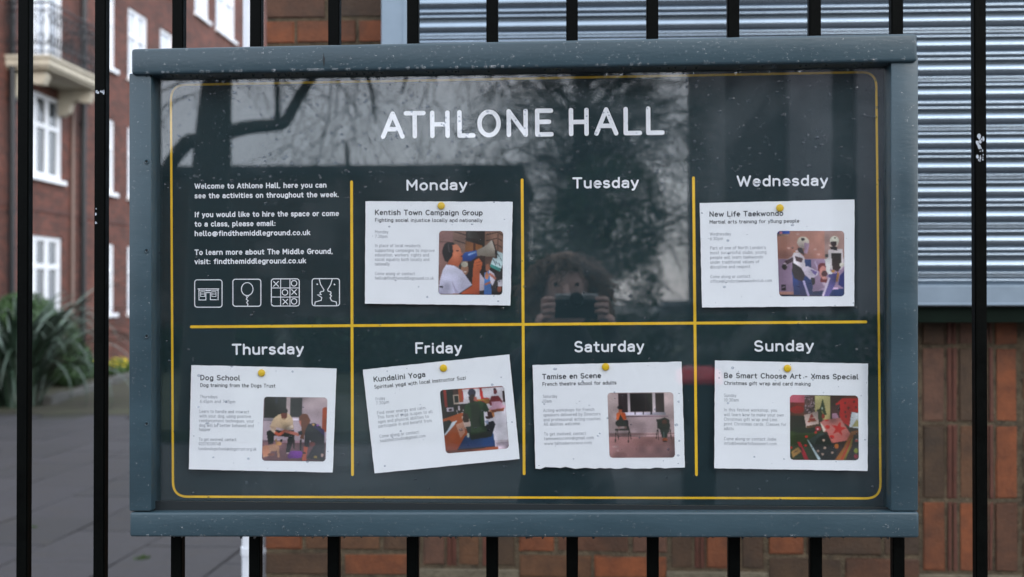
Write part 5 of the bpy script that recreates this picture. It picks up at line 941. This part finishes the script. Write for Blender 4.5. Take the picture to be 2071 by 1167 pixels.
for s, nm in ((-1, 'l'), (1, 'r')):
    j('sh' + nm, PX + s * .155, PYc - .04, 1.30, .060, 'nb'); wx = .098 if s > 0 else -.105
    j('el' + nm, PX + s * .235, PYc + .08, 1.11, .045, 'sh' + nm); j('fa' + nm, (PX + s * .235 + wx) / 2, PYc + .16, 1.26, .036, 'el' + nm); j('wr' + nm, wx, PYc + .215, 1.405, .024, 'fa' + nm); j('pa' + nm, wx * .86, PYc + .245, 1.455, .026, 'wr' + nm)
    j('hip' + nm, PX + s * .085, PYc - .05, .86, .095, 'pelvis'); j('kn' + nm, PX + s * .10, PYc - .02, .50 + .06, .060, 'hip' + nm); j('an' + nm, PX + s * .11, PYc - .06, fz + .09, .042, 'kn' + nm); j('bl' + nm, PX + s * .12, PYc + .06, fz + .036, .036, 'an' + nm); j('toe' + nm, PX + s * .125, PYc + .12, fz + .028, .026, 'bl' + nm)
def skinned(joints, edges, root, sub=2):
    ks = list(joints); me = bpy.data.meshes.new('tmp'); me.from_pydata([joints[k][0] for k in ks], [(ks.index(a), ks.index(c)) for a, c in edges], []); o = bpy.data.objects.new('tmp', me); COL.objects.link(o)
    md = o.modifiers.new('s', 'SKIN'); md.use_smooth_shade = True
    for i, k in enumerate(ks): me.skin_vertices[0].data[i].radius = (joints[k][1], joints[k][1] * (.78 if k in ('pelvis', 'waist', 'chest') else 1)); me.skin_vertices[0].data[i].use_root = (k == root)
    ss = o.modifiers.new('u', 'SUBSURF'); ss.levels = sub; ss.render_levels = sub
    dg = bpy.context.evaluated_depsgraph_get(); dg.update(); res = bpy.data.meshes.new_from_object(o.evaluated_get(dg)); bpy.data.objects.remove(o); return res
me = bpy.data.meshes.new('seed')
def ensure_skin():
    pass
body = bmesh.new(); 
def add_skin(joints, edges, root, sub=2):
    ks = list(joints); me = bpy.data.meshes.new('tmp'); me.from_pydata([joints[k][0] for k in ks], [(ks.index(a), ks.index(c)) for a, c in edges], []); o = bpy.data.objects.new('tmp', me); COL.objects.link(o)
    md = o.modifiers.new('s', 'SKIN'); md.use_smooth_shade = True
    if not me.skin_vertices:
        bm = bmesh.new(); bm.from_mesh(me); bm.verts.layers.skin.verify(); bm.to_mesh(me); bm.free()
    for i, k in enumerate(ks): me.skin_vertices[0].data[i].radius = (joints[k][1], joints[k][1]); me.skin_vertices[0].data[i].use_root = (k == root)
    ss = o.modifiers.new('u', 'SUBSURF'); ss.levels = sub; ss.render_levels = sub
    dg = bpy.context.evaluated_depsgraph_get(); dg.update(); res = bpy.data.meshes.new_from_object(o.evaluated_get(dg)); body.from_mesh(res); bpy.data.objects.remove(o); bpy.data.meshes.remove(res)
add_skin(J, E_, 'pelvis')
for s, nm in ((-1, 'l'), (1, 'r')):   # fingers curled round the camera body, thumbs behind it
    px_, py_, pz_ = J['pa' + nm][0]
    for f in range(4):
        z = 1.500 - f * .0175; ln = (.9, 1.0, .95, .75)[f]; q0 = (px_, py_ + .005, pz_ + .012 - f * .009); q1 = (px_ * .97 + s * .006, py_ + .034, z); q2 = (px_ - s * .012, py_ + .058 * ln, z + .002); q3 = (px_ - s * .034 * ln, py_ + .064 * ln, z)
        add_skin({'a': (q0, .0095), 'b': (q1, .0088), 'c': (q2, .0080), 'd': (q3, .0068)}, [('a', 'b'), ('b', 'c'), ('c', 'd')], 'a', 1)
    add_skin({'a': ((px_, py_ - .004, pz_ - .015), .012), 'b': ((px_ - s * .018, py_ + .0, pz_ + .008), .010), 'c': ((px_ - s * .036, py_ + .006, pz_ + .022), .0082)}, [('a', 'b'), ('b', 'c')], 'a', 1)
add_skin({'a': ((PX, PYc + .085, 1.545), .010), 'b': ((PX, PYc + .110, 1.515), .013), 'c': ((PX, PYc + .095, 1.500), .011)}, [('a', 'b'), ('b', 'c')], 'a', 1)
for s in (-1, 1): add_skin({'a': ((PX + s * .078, PYc + .01, 1.545), .010), 'b': ((PX + s * .086, PYc + .0, 1.52), .013), 'c': ((PX + s * .078, PYc + .01, 1.495), .008)}, [('a', 'b'), ('b', 'c')], 'a', 1)
bme = bpy.data.meshes.new('body'); body.to_mesh(bme); body.free()
for m in (M_skin, M_coat, M_jean, M_shoe): bme.materials.append(m)
for p in bme.polygons:
    c = p.center; arm = abs(c.x - PX) > .02 and c.y > PYc + .19
    p.material_index = 0 if (c.z > 1.43 and (abs(c.x - PX) < .12 or c.y > PYc + .19)) else 1 if c.z > .90 else 2 if c.z > fz + .11 else 3
    p.use_smooth = True
per = empty('person', (PX, PYc, fz), 'person in dark coat with curly hair raising a camera, mirrored in the glass', 'person')
put('body', bme, per)
t = MB()
for _ in range(900):
    th_ = random.uniform(0, 6.283); ph = math.acos(random.uniform(-.55, 1)); d = Vector((math.sin(ph) * math.cos(th_), math.sin(ph) * math.sin(th_), math.cos(ph)))
    if d.y > .25 and d.z < .62 and abs(d.x) < .75: continue
    c = Vector((PX, PYc - .005, 1.56)); p0_ = c + Vector((d.x * .078, d.y * .085, d.z * .082)); ax = (d * .4 + Vector((random.gauss(0, .25), random.gauss(0, .25), -.85))).normalized(); a = ax.orthogonal().normalized(); b_ = ax.cross(a); P = []; Lh = random.uniform(.04, .12); r = random.uniform(.004, .008)
    for k in range(13): u = k / 12; w = u * 6.283 * 2.2 + th_; P.append(p0_ + d * .022 * min(1, u * 2) + ax * Lh * u + (a * math.cos(w) + b_ * math.sin(w)) * r)
    t.tube(P, .0022, 3, caps=False)
h_ = t.obj('hair', M_hair, per, smooth=True)
t = MB(); n = 14; vs = []
for i in range(9):
    ph = math.radians(4 + i * 13.5)
    for k in range(n): th_ = 6.283 * k / n; vs.append((PX + .088 * math.sin(ph) * math.cos(th_), PYc - .012 + .088 * math.sin(ph) * math.sin(th_) - (.03 if i > 4 and math.sin(th_) > 0 else 0), 1.562 + .088 * math.cos(ph)))
t.add(vs, [(i * n + k, i * n + (k + 1) % n, (i + 1) * n + (k + 1) % n, (i + 1) * n + k) for i in range(8) for k in range(n)] + [tuple(range(n))]); t.obj('hair_cap', M_hair, per, smooth=True)
for s in (-1, 1):
    t = MB(); t.tube([(PX + s * .032, PYc + .088, 1.545), (PX + s * .032, PYc + .098, 1.545)], [.007, .004], 10); t.obj('eye', mat('dark_eye', (.02, .015, .012), .2), per, smooth=True)
t = MB(); t.tube([(PX - .022, PYc + .090, 1.474), (PX, PYc + .098, 1.476), (PX + .022, PYc + .090, 1.474)], [.002, .005, .002], 6); t.obj('mouth', mat('lips', (.35, .12, .10), .5), per, smooth=True)
cm = empty('hand_camera', (0, -1.79, 1.48), 'small black and silver camera held up by the person in the glass', 'camera')
t = MB(); t.box(-.062, .064, -1.812, -1.775, 1.446, 1.500); t.obj('body', mat('camera_leatherette', (.012, .012, .013), .6), cm, bevel=.004)
t = MB(); t.box(-.061, .063, -1.811, -1.776, 1.500, 1.516); t.obj('top_plate', mat('camera_silver', (.55, .57, .58), .3, metal=.7), cm, bevel=.003)
t = MB(); t.tube([(0, -1.776, 1.5), (0, -1.7435, 1.5)], [.022, .019], 28); t.obj('lens', mat('lens_black', (.01, .01, .01), .3), cm, smooth=40)
bpy.context.view_layer.update()
